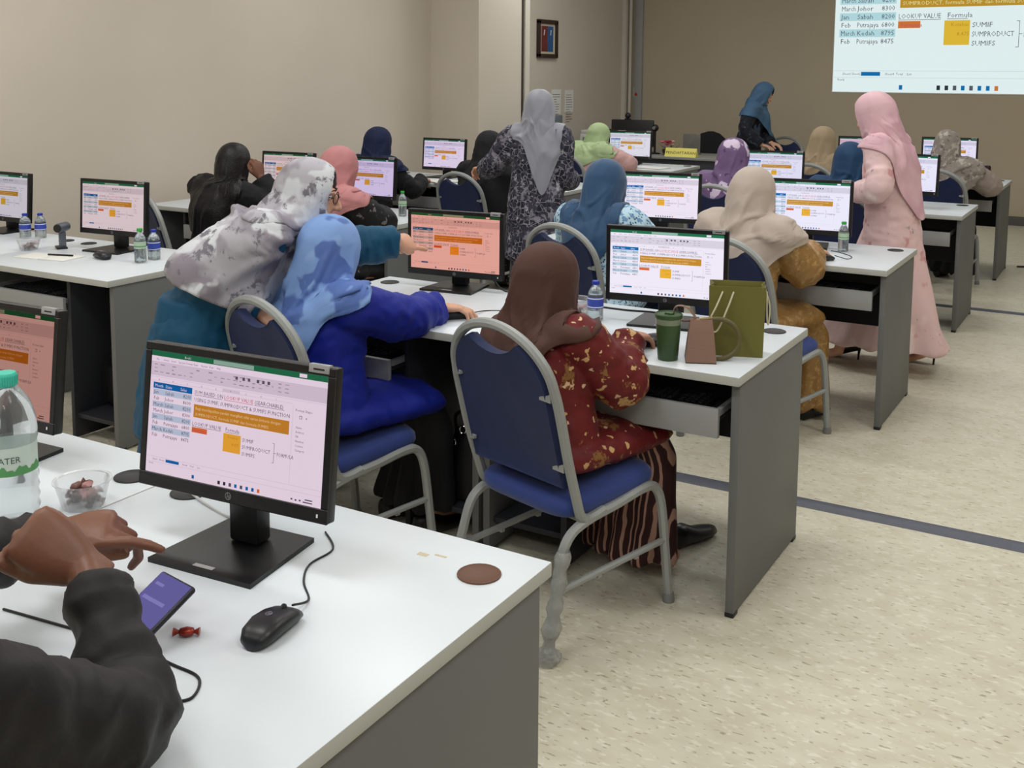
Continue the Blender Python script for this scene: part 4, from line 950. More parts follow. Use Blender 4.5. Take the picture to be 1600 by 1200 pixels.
person('standing woman in a slate blue headscarf and dark floral dress at the front', (-3.78, 11.5), -78, 'stand', s=1.0, lean=.08, turn=-4, pitch=26, head=(0, .03, -.01), skin='fair', top=c_dkfl, skirt=c_black, scarf=c_slate, vox=.006, tunic='knee', face=True,
       wl=((-3.50, 11.45, .89), 'relax', (.9, -.2, -.2), (0, 0, 1)), wr=((-3.55, 11.25, .88), 'relax', (1, 0, -.2), (0, 0, 1)), scarf_spec=dict(w=.86, ends=[(0, .74), (90, .74), (140, .86), (180, 1.0), (220, .86), (270, .74)], seed=4))
person('woman in a beige headscarf seen from behind near the front wall', (-2.30, 8.80), -8, turn=-6, skin='fair', top=c_beige, skirt=c_black, scarf=c_beige, vox=.009, scarf_spec=dict(seed=6, ends=[(0, .82), (90, .74), (180, .7), (270, .76)]))
person('woman in a deep blue headscarf half hidden by the walking woman', (-1.62, 6.85), -4, turn=10, skin='fair', top=c_deep, skirt=c_black, scarf=c_deep, vox=.009, scarf_spec=dict(w=1.05, ends=[(0, .9), (90, .82), (180, .7), (270, .84)], seed=2))
person('walking woman in a rose headscarf and long blush pink dress with black heels', (-1.19, 6.16), 84, 'stand', s=.985, lean=.06, turn=-4, pitch=20, head=(0, .02, 0), skin='fair', top=c_pinkfl, skirt=c_pinkfl, scarf=c_pinksc, vox=.006, tunic='knee', face=True, flare=1.05, stride=(.24, -.16), hem=.13,
       wl=((-1.365, 6.02, .99), 'grip', (-.9, .1, .15), (0, -.5, .8)), wr=((-1.42, 6.24, .96), 'grip', (-.9, -.1, .15), (0, .5, .8)), feet=False, scarf_spec=dict(w=.92, ends=[(0, 1.0), (40, .9), (78, .62), (110, .6), (180, .66), (250, .6), (282, .62), (320, .9)], seed=10, fold=.012, kf=5))
person('woman in a grey lace headscarf and greige tunic beside the dark can', (-1.36, 8.86), -8, lean=.05, turn=4, skin='fair', top=c_greige, skirt=c_black, scarf=c_lace, vox=.009, sleeve=(.085, .085, .06), poles=((1, -.3, -.5), None), scarf_spec=dict(w=.8, ends=[(0, .98), (60, .86), (90, .74), (180, .7), (270, .8)], seed=12, kf=8))
# man at the near corner
person('man in a black jacket at the near corner holding one fist over the desk', (-1.155, .50), 6, crown=1.29, lean=.07, arm=(.32, .265), turn=20, pitch=10, skin='brown', top=c_jacket, skirt=None, vox=.0044, topname='jacket', sleeve=(.072, .052, .037), cut=.04, fold=.010,
       wr=((-1.222, .928, .942), 'fist', (-.69, -.41, .55), (.72, -.55, .42)), hs=1.08, wl=((-1.51, 1.10, .86), 'pinch', (.84, .5, .14), (.35, -.22, .9)), poles=((.113, .085, -.16), (-.9, -.1, -.5)), trousers=c_black)
# ================================================================== wall things at the front
def uv(o): pass
px0, pz0, pw, ph = -3.235, 1.43, 2.66, 1.86
t = thing('projected_screen', 'large projected spreadsheet glowing on the front wall', 'projection screen', (px0+pw/2, FY-.012, pz0+ph/2))
obj('screen_board', MB().rbox((-pw/2-.01, .003, -ph/2-.01), (pw/2+.01, .011, ph/2+.01), .002), mat('screen_white', (235, 235, 232), .8), t)
o = obj('screen', sheet(pw, ph, 'proj', .0006), [g_[k] for k in GK], t, None); o.color = (lin(226), lin(244), lin(240), 1)
# picture
t = thing('picture_frame', 'dark framed small picture, half red half blue, on the left wall', 'picture', (WX, 10.675, 2.0), PI/2)
b = MB(); fw, fh = .225, .20
for a, c in (((-fw, -fh-.01), (fw, -fh+.035)), ((-fw, fh-.035), (fw, fh+.01)), ((-fw, -fh), (-fw+.045, fh)), ((fw-.045, -fh), (fw, fh))): b.rbox((a[0], -.035, a[1]), (c[0], -.002, c[1]), .004)
obj('frame', b, mat('frame_brown', (52, 34, 26), .45), t)
obj('mount', MB().box((-fw+.03, -.014, -fh+.02), (fw-.03, -.004, fh-.02)), mat('mount_cream', (206, 196, 176), .7), t)
pm = [mat('picture_red', (112, 44, 40), .6, var=(18, .2)), mat('picture_blue', (44, 88, 140), .6, var=(18, .2)), mat('picture_pale', (200, 196, 190), .6)]
b = MB().box((-.135, -.017, -.14), (.0, -.014, .14), 0).box((0, -.017, -.14), (.135, -.014, .14), 1)
for x in (-.09, .06): b.add([(x, -.0175, .04), (x+.02, -.0175, .04), (x+.035, -.0175, .1), (x+.01, -.0175, .1)], [(0, 1, 2, 3)], 2)
obj('print', b, pm, t, None)
m_paper = mat('paper_white', (226, 226, 222), .7); m_ink = mat('ink_grey', (110, 110, 112), .8)
def notice(y, z0, z1, wd, label, seed):
    t = thing('wall_notice', label, 'notice', (WX, y, z0), PI/2)
    obj('sheet', MB().box((-wd/2, -.004, 0), (wd/2, -.001, z1-z0)), m_paper, t, None)
    r = random.Random(seed); b = MB(); h = z1-z0
    for i in range(12): zz = h-.06-i*.028; b.box((-wd/2+.025, -.0046, zz), (-wd/2+.025+(wd-.05)*r.uniform(.5, 1), -.004, zz+.006))
    obj('print', b, m_ink, t, None)
notice(10.92, 1.155, 1.44, .23, 'white notice sheet on the left wall, nearer of two', 2)
notice(11.24, 1.17, 1.43, .21, 'white notice sheet on the left wall, farther of two', 5)
tag(obj('wall_pocket', MB().rbox((WX+.001, 10.84, .93), (WX+.03, 11.03, 1.145), .004), mat('pocket_grey', (118, 128, 136), .5)), 'blue grey wall pocket hanging below the nearer white notice', 'wall pocket')
t = thing('call_point', 'white wall plate with a red button beside the grey conduit', 'switch', (-5.72, FY, 1.38))
obj('plate', MB().rbox((-.05, -.02, -.055), (.05, -.001, .07), .004), m_paper, t)
obj('button', MB().lathe([(.034, 0), (.034, .012), (.02, .025), (.004, .028)], 20, 0, T(0, -.02, -.02, 0, PI/2)), mat('red_button', (186, 34, 40), .35), t)
# ================================================================== on the registration table
RT = .75
t = thing('desk_sign', 'yellow tent sign reading PENDAFTARAN on the front table', 'sign', (-4.27, 10.80, RT), rad(0))
w2 = .175
obj('card', MB().rings([[(x, -.04, 0), (x, .05, 0), (x, .004, .092), (x, -.004, .092)] for x in (-w2, w2)]), mat('card_yellow', (236, 226, 120), .6), t, None)
v, f = text('PENDAFTARAN', .043); wd = max(p[0] for p in v); ca = math.atan2(.036, .092)
obj('lettering', MB().add([((p[0]-wd/2)*1.12, 0, p[1]) for p in v], f, 0, Matrix.Translation((0, -.0292, .030)) @ Matrix.Rotation(-ca, 4, 'X')), mat('ink_dark', (60, 52, 20), .7), t, None)
t = thing('printer', 'white office printer on the front table by the left wall', 'printer', (-5.30, 11.12, RT))
m_pw = mat('printer_white', (204, 204, 200), .5); m_pg = mat('printer_grey', (110, 112, 114), .5)
obj('body', MB().rbox((-.24, -.2, 0), (.24, .2, .2), .012), m_pw, t)
obj('scanner_lid', MB().rbox((-.235, -.19, .2), (.235, .2, .24), .01), m_pw, t)
obj('front_vent', MB().rbox((-.2, -.207, .11), (-.02, -.199, .16), .002).rbox((.0, -.207, .11), (.19, -.199, .16), .002), m_pg, t)
obj('paper_slot', MB().rbox((-.12, -.21, .03), (.12, -.2, .05), .002), m_blk, t)
obj('control_panel', MB().rbox((.02, -.16, .24), (.18, -.08, .258), .004), m_blk, t)
t = thing('desktop_computer', 'black all-in-one computer with a webcam, seen from behind on the front table', 'computer', (-5.0, 11.16, RT), rad(4))
obj('back_panel', MB().rbox((-.25, -.02, .06), (.25, .02, .36), .01), m_blk, t)
obj('stand', MB().rbox((-.06, -.02, 0), (.06, .05, .2), .008).rbox((-.14, -.1, 0), (.14, .08, .01), .003), m_blk, t)
t = thing('webcam', 'black ball webcam on top of the all-in-one computer', 'webcam', (-5.06, 11.16, RT+.36), 0)
obj('clip', MB().rbox((-.03, -.025, -.001), (.03, .025, .014), .004), m_blk, t); obj('ball', MB().ell((0, 0, .045), (.034, .034, .034)), m_blk, t)
t = thing('webcam', 'black ball webcam on a short stand beside the pink flowers', 'webcam', (-4.66, 11.0, RT), 0)
obj('stand', MB().lathe([(.06, 0), (.06, .012), (.012, .02), (.012, .26)], 16), m_blk, t); obj('ball', MB().ell((0, 0, .285), (.04, .04, .04)), m_blk, t); obj('lens', MB().lathe([(.018, 0), (.018, .01), (.012, .012)], 14, 0, T(0, -.034, .285, 0, PI/2)), m_pg, t)
t = thing('flower_arrangement', 'pink artificial flowers in a low dark basket beside the yellow sign', 'flowers', (-4.46, 10.98, RT), 0)
obj('basket', MB().lathe([(.07, 0), (.09, .02), (.1, .06), (.09, .062), (.08, .03)], 20), mat('basket_bronze', (84, 66, 40), .5, metal=.3), t)
rp = random.Random(9); mp_ = [mat('petal_pink', (214, 110, 130), .6), mat('petal_rose', (178, 40, 66), .6), mat('petal_pale', (224, 178, 172), .6)]
for i in range(9):
    a = rp.uniform(0, 6.3); r = rp.uniform(.0, .085); fx, fy, fz = r*math.cos(a)-.02, r*math.sin(a), .1+rp.uniform(0, .06)
    st = obj('flower', MB().ell((fx, fy, fz), (.012, .012, .012), n=8, m=6), mp_[i % 3], t)
    pb = MB()
    for k in range(6):
        aa = k*PI/3; pb.ell((fx+.02*math.cos(aa), fy+.02*math.sin(aa), fz+.006), (.016, .016, .009), n=8, m=6)
    obj('petals', pb, mp_[i % 3], st)
lb = MB()
for i in range(16):
    a = rp.uniform(0, 6.3); l_ = rp.uniform(.07, .15); z0 = .06
    d = Vector((math.cos(a), math.sin(a), rp.uniform(.2, .9))).normalized(); p0 = Vector((d.x*.05, d.y*.05, z0)); s_ = d.cross(Vector((0, 0, 1))).normalized()*.012
    lb.add([p0, p0+d*l_*.5+s_, p0+d*l_, p0+d*l_*.5-s_], [(0, 1, 2, 3)])
obj('leaves', lb, mat('dry_leaf', (120, 116, 84), .7), t)['kind'] = 'stuff'
t = thing('sign_holder', 'clear acrylic sign holder behind the pink flowers', 'sign holder', (-4.32, 11.22, RT), 0)
m_acr = mat('acrylic_grey', (150, 150, 146), .2, trans=.5, alpha=.7)
obj('panel', MB().rbox((-.1, 0, .008), (.1, .006, .22), .001), m_acr, t); obj('foot', MB().rbox((-.1, -.04, 0), (.1, .04, .008), .002), m_acr, t)

# ================================================================== bottles
m_pet = mat('clear_plastic', (236, 242, 244), .06, trans=.92, ior=1.3, alpha=.85); m_water = mat('water', (228, 238, 240), .02, trans=.96, ior=1.2)
capm = {'blue': mat('cap_blue', (34, 58, 170), .4), 'green': mat('cap_green', (64, 178, 76), .4), 'teal': mat('cap_teal', (64, 190, 168), .4)}
m_lb = mat('label_blue', (52, 72, 170), .45); m_lw = mat('label_white', (226, 230, 236), .5); m_lg = mat('label_green', (86, 150, 92), .5)
def bottle(x, y, h, r, cap, lab, label, z=TZ, fill=.7):
    t = thing('water_bottle', label, 'bottle', (x, y, z), random.uniform(0, 6), 'water bottles')
    prof = [(r*.7, 0), (r*.95, h*.02), (r, h*.05)]
    for i in range(7):
        zz = h*(.08+.045*i) if lab == 'green' else h*(.08+.03*i); prof += [(r*.965, zz), (r, zz+h*.015)]
    prof += [(r, h*.58), (r*.97, h*.64), (r*.86, h*.74), (r*.6, h*.83), (r*.40, h*.885), (r*.38, h*.93)]
    obj('body', MB().lathe(prof, 28), m_pet, t, 50)
    wt = [(p[0]*.95, p[1]+.001) for p in prof if p[1] < h*fill]; wt.append((wt[-1][0], h*fill))
    obj('water', MB().lathe(wt, 24), m_water, t, 50)
    cb = MB().lathe([(r*.44, h*.905), (r*.46, h*.915), (r*.46, h*.985), (r*.42, h), (.001, h)], 24)
    for k in range(20):
        a = 2*PI*k/20; cb.box((-.0006, -.0012, h*.92), (.0006, .0012, h*.98), 0, Matrix.Rotation(a, 4, 'Z') @ Matrix.Translation((r*.46, 0, 0)))
    obj('cap', cb, capm[cap], t, 50)
    if lab == 'blue':
        l = obj('label', MB().lathe([(r*1.012, h*.33), (r*1.012, h*.60)], 28, cap0=False, cap1=False), m_lb, t, 50)
        obj('label_band', MB().lathe([(r*1.016, h*.56), (r*1.016, h*.585)], 28, cap0=False, cap1=False).lathe([(r*1.016, h*.35), (r*1.016, h*.37)], 28, cap0=False, cap1=False), m_lw, l, 50)
    elif lab == 'green':
        l = obj('label', MB().lathe([(r*1.012, h*.42), (r*1.012, h*.62)], 28, cap0=False, cap1=False), mat('label_clear', (190, 214, 190), .4, alpha=.8), t, 50)
        obj('label_band', MB().lathe([(r*1.016, h*.47), (r*1.016, h*.5)], 28, cap0=False, cap1=False), m_lg, l, 50)
    return t
bottle(-1.656, 3.405, .142, .0285, 'blue', 'blue', 'small water bottle with blue cap beside the bright monitor and olive bag')
bottle(-1.276, 5.417, .15, .0255, 'green', 'green', 'slim water bottle with green cap beside the gold sleeved hand', fill=.4)
bottle(-3.935, 3.348, .158, .027, 'green', 'green', 'slim water bottle with green cap beside the teal dress by the left monitor')
bottle(-3.95, 3.44, .14, .0285, 'blue', 'blue', 'small blue capped water bottle beside a green capped one')
bottle(-5.012, 3.526, .13, .0285, 'blue', 'blue', 'small blue capped water bottle, left one of the pair behind the candy tub')
bottle(-4.955, 3.575, .13, .0285, 'blue', 'blue', 'small blue capped water bottle, right one of the pair behind the candy tub')
bottle(-3.886, 5.296, .155, .025, 'green', 'green', 'slim water bottle with green cap beside the lilac screen')
# big bottle
t = thing('water_bottle', 'large clear water bottle with teal cap and green label at the left edge', 'bottle', (-1.835, 1.235, TZ), rad(-20), 'water bottles')
h, r = .298, .052; prof = [(r*.75, 0), (r*.97, .006), (r, .02)]
for i in range(4): prof += [(r*.93, .03+i*.02), (r, .04+i*.02)]
prof += [(r*.95, .115), (r*.95, .168), (r, .176), (r, .19), (r*.95, .215), (r*.78, .245), (r*.5, .268), (r*.33, .278), (r*.31, .29)]
obj('body', MB().lathe(prof, 36), m_pet, t, 50)
l = obj('label', MB().lathe([(r*.965, .114), (r*.965, .168)], 36, cap0=False, cap1=False), mat('label_mist', (206, 222, 212), .4, alpha=.85), t, 50)
lg = MB(); rs = []
for k in range(72):
    a = 2*PI*k/72; rs.append((a, .128+.004*math.sin(a*9)+.003*math.sin(a*23)))
lg.add([(r*.975*math.cos(a), r*.975*math.sin(a), .114) for a, z in rs]+[(r*.975*math.cos(a), r*.975*math.sin(a), z) for a, z in rs], [(k, (k+1) % 72, 72+(k+1) % 72, 72+k) for k in range(72)])
obj('label_band', lg, m_lg, l, 50)
v, f = text('DRINKING WATER', .017)
lw = text_w('DRINKING WATER')*.017
obj('lettering', MB().add([(r*.98*math.cos((p[0]-lw)/r-rad(-8)), r*.98*math.sin((p[0]-lw)/r-rad(-8)), .139+p[1]) for p in v], f), mat('ink_green', (60, 84, 72), .6), l, None)
cb = MB().lathe([(r*.33, .275), (.0205, .279), (.0205, .298), (.018, .302), (.001, .302)], 28)
for k in range(30): cb.box((-.0007, -.0014, .281), (.0007, .0014, .297), 0, Matrix.Rotation(2*PI*k/30, 4, 'Z') @ Matrix.Translation((.0205, 0, 0)))
obj('cap', cb, capm['teal'], t, 50)

# ================================================================== sweets in clear bowls
m_tub = mat('tub_clear', (240, 242, 244), .1, trans=.8, ior=1.15, alpha=.55)
m_sw = [mat('sweet_brown', (112, 78, 72), .35, var=(60, .25)), mat('sweet_pink', (184, 138, 138), .35, var=(60, .25)), mat('sweet_dark', (58, 38, 38), .35)]
def sweet(mb, M, s=1, mi=0):
    mb.rings([[(x*s, r*s*math.cos(2*PI*k/8), r*.8*s*math.sin(2*PI*k/8)) for k in range(8)] for x, r in ((-.02, .008), (-.012, .003), (-.01, .007), (0, .0095), (.01, .007), (.012, .003), (.02, .008))], mi, M)
def tub(x, y, r, h, n, label):
    t = thing('sweet_bowl', label, 'bowl', (x, y, TZ))
    obj('bowl', MB().lathe([(.001, .0005), (r*.72, .0005), (r*.75, .003), (r*.98, h), (r*1.06, h+.002), (r*1.06, h+.004), (r*.96, h+.003), (r*.73, .005), (.001, .004)], 36, cap0=False, cap1=False), m_tub, t, 50)
    rr = random.Random(int(x*100))
    for i in range(n):
        a = rr.uniform(0, 6.3); q = r*.5*math.sqrt(rr.random()); M = T(x+q*math.cos(a), y+q*math.sin(a), TZ+.016+.012*(i//6), rr.uniform(0, 6), 0, rr.uniform(-.5, .5))
        b = MB(); sweet(b, None, 1); tag(obj('wrapped_sweet', b, m_sw[i % 3], None, 60, M), ('brown', 'pink', 'dark')[i % 3] + ' wrapped sweet in the ' + label, 'sweet', ('brown', 'pink', 'dark')[i % 3] + ' sweets in the ' + label)
tub(-1.80, 1.368, .054, .052, 14, 'clear bowl of sweets beside the big water bottle')
tub(-1.752, 3.46, .05, .055, 8, 'clear bowl of sweets behind the brown scarf')
tub(-4.674, 3.303, .055, .05, 9, 'clear tub of sweets before the two blue capped bottles')
b = MB(); sweet(b, None, 1.0); tag(obj('wrapped_sweet', b, mat('sweet_red', (142, 48, 36), .3, var=(90, .5), metal=.3), None, 60, T(-1.235, 1.115, TZ+.008, .6)), 'red and gold wrapped sweet under the leaning phone', 'sweet')

# ================================================================== mice, cables, phone
def mouse(x, y, rz, label):
    t = thing('computer_mouse', label, 'mouse', (x, y, TZ), rz, 'computer mice')
    rs = []
    for yy, hw, hh in ((-.058, .008, .012), (-.054, .02, .022), (-.04, .028, .031), (-.015, .0305, .0365), (.012, .0295, .034), (.036, .0275, .027), (.052, .023, .019), (.058, .012, .012)):
        rs.append([(hw*math.copysign(abs(math.cos(a))**.7, math.cos(a)), yy, max(.001, hh*(math.sin(a)*.5+.5)**.8)) for a in [2*PI*k/20 for k in range(20)]])
    obj('shell', MB().rings(rs), mat('mouse_black', (26, 27, 32), .38), t, 60)
    obj('wheel', MB().lathe([(.007, -.003), (.009, -.0015), (.009, .0015), (.007, .003)], 14, 0, Matrix.Translation((0, .03, .0255)) @ Matrix.Rotation(PI/2, 4, 'Y')), m_blk, t)
    b = MB(); hp_mark(b, 0, Matrix.Translation((0, -.008, .0372)) @ Matrix.Rotation(-PI/2+.06, 4, 'X') @ Matrix.Scale(.8, 4)); obj('maker_mark', b, m_logo, t, None)
    return t
mouse(-1.128, 1.19, rad(8), 'black wired mouse lying on the nearest desk')
mouse(-2.085, 3.165, rad(-42), 'black mouse under the hand of the woman in royal blue')
mouse(-1.335, 3.2, rad(-14), 'black mouse under the hand of the woman in maroon')
mouse(-1.29, 5.09, rad(-36), 'black mouse under the hand of the woman in gold')
mouse(-4.165, 3.323, rad(75), 'black mouse beside the open papers on the left wall desk')
mouse(-5.21, 3.42, rad(60), 'black mouse at the left edge of the picture before two small bottles')
m_cab = mat('cable_black', (22, 23, 26), .5); m_cabw = mat('cable_grey', (186, 186, 188), .5)
def cable(pts, r, m, label, z=TZ): tag(obj('cable', MB().tube(smoothpath([(p[0], p[1], (p[2] if len(p) > 2 else z+r)) for p in pts], 6), r, 6, rnd=True), m), label, 'cable')
cable([(-1.136, 1.246, .77), (-1.15, 1.30), (-1.20, 1.345), (-1.235, 1.40), (-1.24, 1.47), (-1.30, 1.52)], .002, m_cab, 'thin black cable from the nearest mouse to behind its monitor')
cable([(-1.55, 1.02), (-1.42, 1.035), (-1.28, 1.05), (-1.19, 1.045), (-1.13, 1.04), (-1.10, 1.0), (-1.115, .97), (-1.08, .945), (-1.09, .925)], .0022, m_cab, 'looping black cable on the nearest desk beside the man in black')
cable([(-1.68, 1.53), (-1.6, 1.50), (-1.5, 1.475), (-1.42, 1.47, .79)], .003, m_cabw, 'pale grey cable running behind the nearest monitor stand')
cable([(-2.05, 3.22, .765), (-2.06, 3.32), (-1.98, 3.36), (-1.86, 3.35), (-1.8, 3.45)], .002, m_cab, 'thin black mouse cable beside the royal blue sleeve')
cable([(-2.33, 3.68, .87), (-2.25, 3.67, .80), (-2.18, 3.66), (-2.05, 3.68), (-1.9, 3.64)], .0035, m_cab, 'black cables drooping behind the salmon tinted monitor')
cable([(-1.74, 3.6), (-1.62, 3.6), (-1.52, 3.62), (-1.45, 3.59), (-1.40, 3.55, .8)], .0035, m_cab, 'black cables lying behind the monitor beside the olive bag')
cable([(-1.25, 5.15, .77), (-1.2, 5.19), (-1.2, 5.27), (-1.27, 5.36), (-1.33, 5.4)], .002, m_cab, 'thin black cable curling from the mouse of the woman in gold')
cable([(-.9, 10.05, .008), (-.7, 10.1, .008), (-.3, 9.95, .008), (.4, 10.0, .008)], .008, m_cab, 'dark cable on the floor right of the farthest desk', 0)
t = thing('phone', 'dark cased phone with a lit purple screen leaning on a sweet', 'phone', (-1.272, 1.06, TZ+.042), rad(-6))
M_ = Matrix.Rotation(rad(26), 4, 'X') @ Matrix.Rotation(rad(6), 4, 'Y')
obj('case', MB().rbox((-.039, -.08, -.006), (.039, .08, .006), .0055, 0, M_, 3), mat('phone_case', (30, 30, 44), .4), t, 50)
ps = MB().box((-.0345, -.0755, .0058), (.0345, .0755, .0064), 0, M_)
for y0, y1, x0, x1, mi in ((.055, .06, -.028, -.01, 1), (.028, .034, -.028, .02, 1), (-.0, .005, -.026, -.004, 1), (-.05, -.02, -.004, .03, 1), (-.046, -.036, -.026, -.012, 2), (-.042, -.03, -.018, -.008, 3)): ps.box((x0, y0, .0064), (x1, y1, .0066), mi, M_)
o = obj('screen', ps, [glow('phone_violet', (98, 92, 150)), glow('phone_pale', (126, 120, 178)), glow('phone_red', (190, 90, 96)), glow('phone_orange', (200, 140, 90))], t, None)

# ================================================================== tumbler, purse, gift bag
t = thing('tumbler', 'dark green tumbler with a lid in front of the taupe purse', 'tumbler', (-1.232, 3.045, TZ))
m_tg = mat('tumbler_green', (52, 78, 44), .45)
obj('body', MB().lathe([(.029, 0), (.031, .003), (.0385, .112), (.0385, .115)], 32), m_tg, t)
obj('clear_band', MB().lathe([(.0388, .112), (.04, .132), (.0385, .132)], 32), mat('band_clear', (150, 164, 140), .15, alpha=.9, trans=.3), t)
obj('lid', MB().lathe([(.041, .13), (.0425, .132), (.0425, .142), (.0395, .145), (.0375, .1415), (.001, .1405)], 32).rbox((-.012, -.006, .14), (.014, .012, .146), .002), m_tg, t)
t = thing('handbag', 'small taupe handbag with a big ring handle beside the green tumbler', 'handbag', (-1.142, 3.085, TZ), rad(24))
m_tp = mat('taupe_leather', (128, 98, 84), .55, bump=(150, .08))
obj('body', MB().rings([[(-w_, -d_, z), (w_, -d_, z), (w_, d_, z), (-w_, d_, z)] for z, w_, d_ in ((0, .044, .042), (.004, .046, .044), (.09, .038, .024), (.128, .033, .008), (.13, .03, .003))]), m_tp, t, 20)
obj('base', MB().rbox((-.046, -.044, -.0), (.046, .044, .003), .001), mat('dark_taupe', (60, 46, 42), .5), t)
ring = [(.052+.066*math.cos(a)*1.0, .01+.01*math.sin(a), .066+.06*math.sin(a)) for a in [2*PI*k/32 for k in range(33)]]
obj('ring_handle', MB().tube(ring, .0065, 10, flat=1.2), mat('olive_leather', (92, 84, 50), .5), t)
obj('strap', MB().tube(smoothpath([(-.012, 0, .125), (-.04, .01, .16), (-.075, .02, .162), (-.082, .02, .135), (-.06, .005, .12), (-.02, -.003, .126)], 5), .008, 8, flat=.3), m_tp, t)
obj('clasp', MB().tube([(.0, -.004, .13), (.03, -.002, .134)], .004, 8, rnd=True), mat('gold_metal', (190, 170, 130), .3, metal=.9), t)
t = thing('gift_bag', 'olive green paper gift bag with cream rope handles', 'bag', (-1.078, 3.225, TZ), rad(19))
m_ol = mat('olive_paper', (108, 105, 46), .6, var=(5, .04)); hw, hd, hh = .082, .043, .222
b = MB()
for (x0, y0, x1, y1) in ((-hw, -hd, hw, -hd), (hw, -hd, hw, hd), (hw, hd, -hw, hd), (-hw, hd, -hw, -hd)):
    k = 1.0; fl = 1.06
    def P_(x, y, z): g = 1+.05*(z/hh); return (x*g, y*(g+.15*(z/hh)), z)
    nx, ny = (y1-y0), -(x1-x0); L_ = math.hypot(nx, ny); nx, ny = -nx/L_*.0015, -ny/L_*.0015
    vs = []
    for z in (0, hh*.5, hh):
        for q in (0, .5, 1): x, y = x0+(x1-x0)*q, y0+(y1-y0)*q; bow = (.012 if abs(x0-x1) < 1e-6 and q == .5 else 0)*z/hh*(-1 if x > 0 else 1); p = P_(x+bow, y, z); vs.append(p)
    n_ = len(vs); vs += [(p[0]+nx, p[1]+ny, p[2]) for p in vs]
    fs = []
    for j in range(2):
        for i in range(2): a = j*3+i; fs += [(a, a+1, a+4, a+3), (n_+a, n_+a+3, n_+a+4, n_+a+1)]
    fs += [(6, 7, n_+7, n_+6), (7, 8, n_+8, n_+7)]
    b.add(vs, fs)
b.box((-hw, -hd, 0), (hw, hd, .002))
obj('body', b, m_ol, t, 20)
obj('paper_inside', MB().rings([[(-hw*.8, -hd*.7, z), (hw*.9, -hd*.8, z+.004), (hw*.85, hd*.8, z+.006), (-hw*.85, hd*.7, z)] for z in (.1, hh-.022)]), mat('tissue_cream', (214, 206, 180), .8), t, 30)
rope = mat('rope_cream', (210, 202, 178), .8)
obj('handle', MB().tube(smoothpath([(-.045, -hd*1.2-.002, hh-.018), (-.062, -hd*1.2-.016, hh-.06), (-.086, -hd*1.2-.02, hh-.12), (-.06, -hd*1.2-.014, hh-.14), (-.03, -hd*1.2-.012, hh-.07), (-.012, -hd*1.2-.003, hh-.018)], 6), .0028, 8, rnd=True), rope, t)
obj('handle', MB().tube(smoothpath([(hw*1.05, hd*.6, hh-.02), (hw*1.05+.014, hd*.4, hh-.07), (hw*1.05+.012, hd*.2, hh-.125), (hw*1.05+.006, -hd*.1, hh-.1), (hw*1.05+.003, -hd*.4, hh-.02)], 6), .0028, 8, rnd=True), rope, t)

# ================================================================== things on the other desks
t = thing('hand_fan', 'small grey handheld fan standing behind the papers on the left wall desk', 'fan', (-4.57, 3.416, TZ), rad(-30))
m_fg = mat('fan_grey', (92, 98, 108), .35, metal=.3)
obj('handle', MB().rbox((-.016, -.016, .004), (.016, .016, .085), .006), m_fg, t)
obj('barrel', MB().lathe([(.021, -.045), (.023, -.04), (.024, 0), (.0235, .035), (.021, .045)], 24, 0, Matrix.Translation((.004, 0, .105)) @ Matrix.Rotation(rad(55), 4, 'Z') @ Matrix.Rotation(PI/2, 4, 'X')), m_fg, t, 50)
obj('intake', MB().lathe([(.019, .0), (.019, .003), (.004, .004)], 20, 0, Matrix.Translation((.004, 0, .105)) @ Matrix.Rotation(rad(55), 4, 'Z') @ Matrix.Rotation(PI/2, 4, 'X') @ Matrix.Translation((0, 0, .0445))), m_blk, t)
obj('stand', MB().rbox((-.055, -.03, 0), (.03, .02, .009), .003), m_blk, t)
t = thing('notebook', 'white open papers before the grey fan on the left wall desk', 'papers', (-4.40, 3.215, TZ), rad(10))
obj('page', MB().rbox((-.15, -.07, 0), (.0, .07, .004), .001), m_paper, t); obj('page', MB().rbox((.001, -.075, 0), (.15, .07, .006), .001), m_paper, t)
tag(obj('pen', MB().tube([(-4.42, 3.225, TZ+.0105), (-4.30, 3.265, TZ+.0105)], .0042, 8, rnd=True), m_blk), 'black pen lying on the white open papers', 'pen')
def papers(x, y, rz, n, label):
    t = thing('paper_stack', label, 'papers', (x, y, TZ), rz)
    for i in range(n): obj('sheet', MB().box((-.105, -.148, i*.0024), (.105, .148, i*.0024+.0018)), m_paper, t, None, Matrix.Rotation(rad((i*7) % 9-4), 4, 'Z'))
papers(-4.88, 7.17, rad(60), 5, 'loose white papers on the desk by the column')
papers(-4.30, 7.20, rad(84), 3, 'white papers before the woman in the all black scarf')
t = thing('tablet', 'dark tablet lying on the desk right of the grey scarfed woman', 'tablet', (-3.86, 7.2, TZ), rad(20))
obj('body', MB().rbox((-.09, -.06, 0), (.09, .06, .008), .003), m_blk, t); obj('glass', MB().box((-.082, -.054, .008), (.082, .054, .0084)), mat('dark_glass', (40, 44, 54), .1), t)
papers(-3.97, 9.3, rad(80), 4, 'white papers beside the dusty pink sleeve')
t = thing('drink_can', 'tall dark purple can standing on the farthest desk', 'can', (-1.151, 9.763, TZ))
obj('body', MB().lathe([(.026, 0), (.032, .008), (.032, .118), (.026, .13), (.025, .13)], 24), mat('can_purple', (54, 32, 52), .35, metal=.3), t, 50)
obj('band', MB().lathe([(.0325, .06), (.0325, .1)], 24, cap0=False, cap1=False), mat('can_brown', (92, 58, 66), .4), t, 50)
obj('lid', MB().lathe([(.026, .13), (.0265, .132), (.022, .131), (.001, .1295)], 24), m_pg, t, 50)
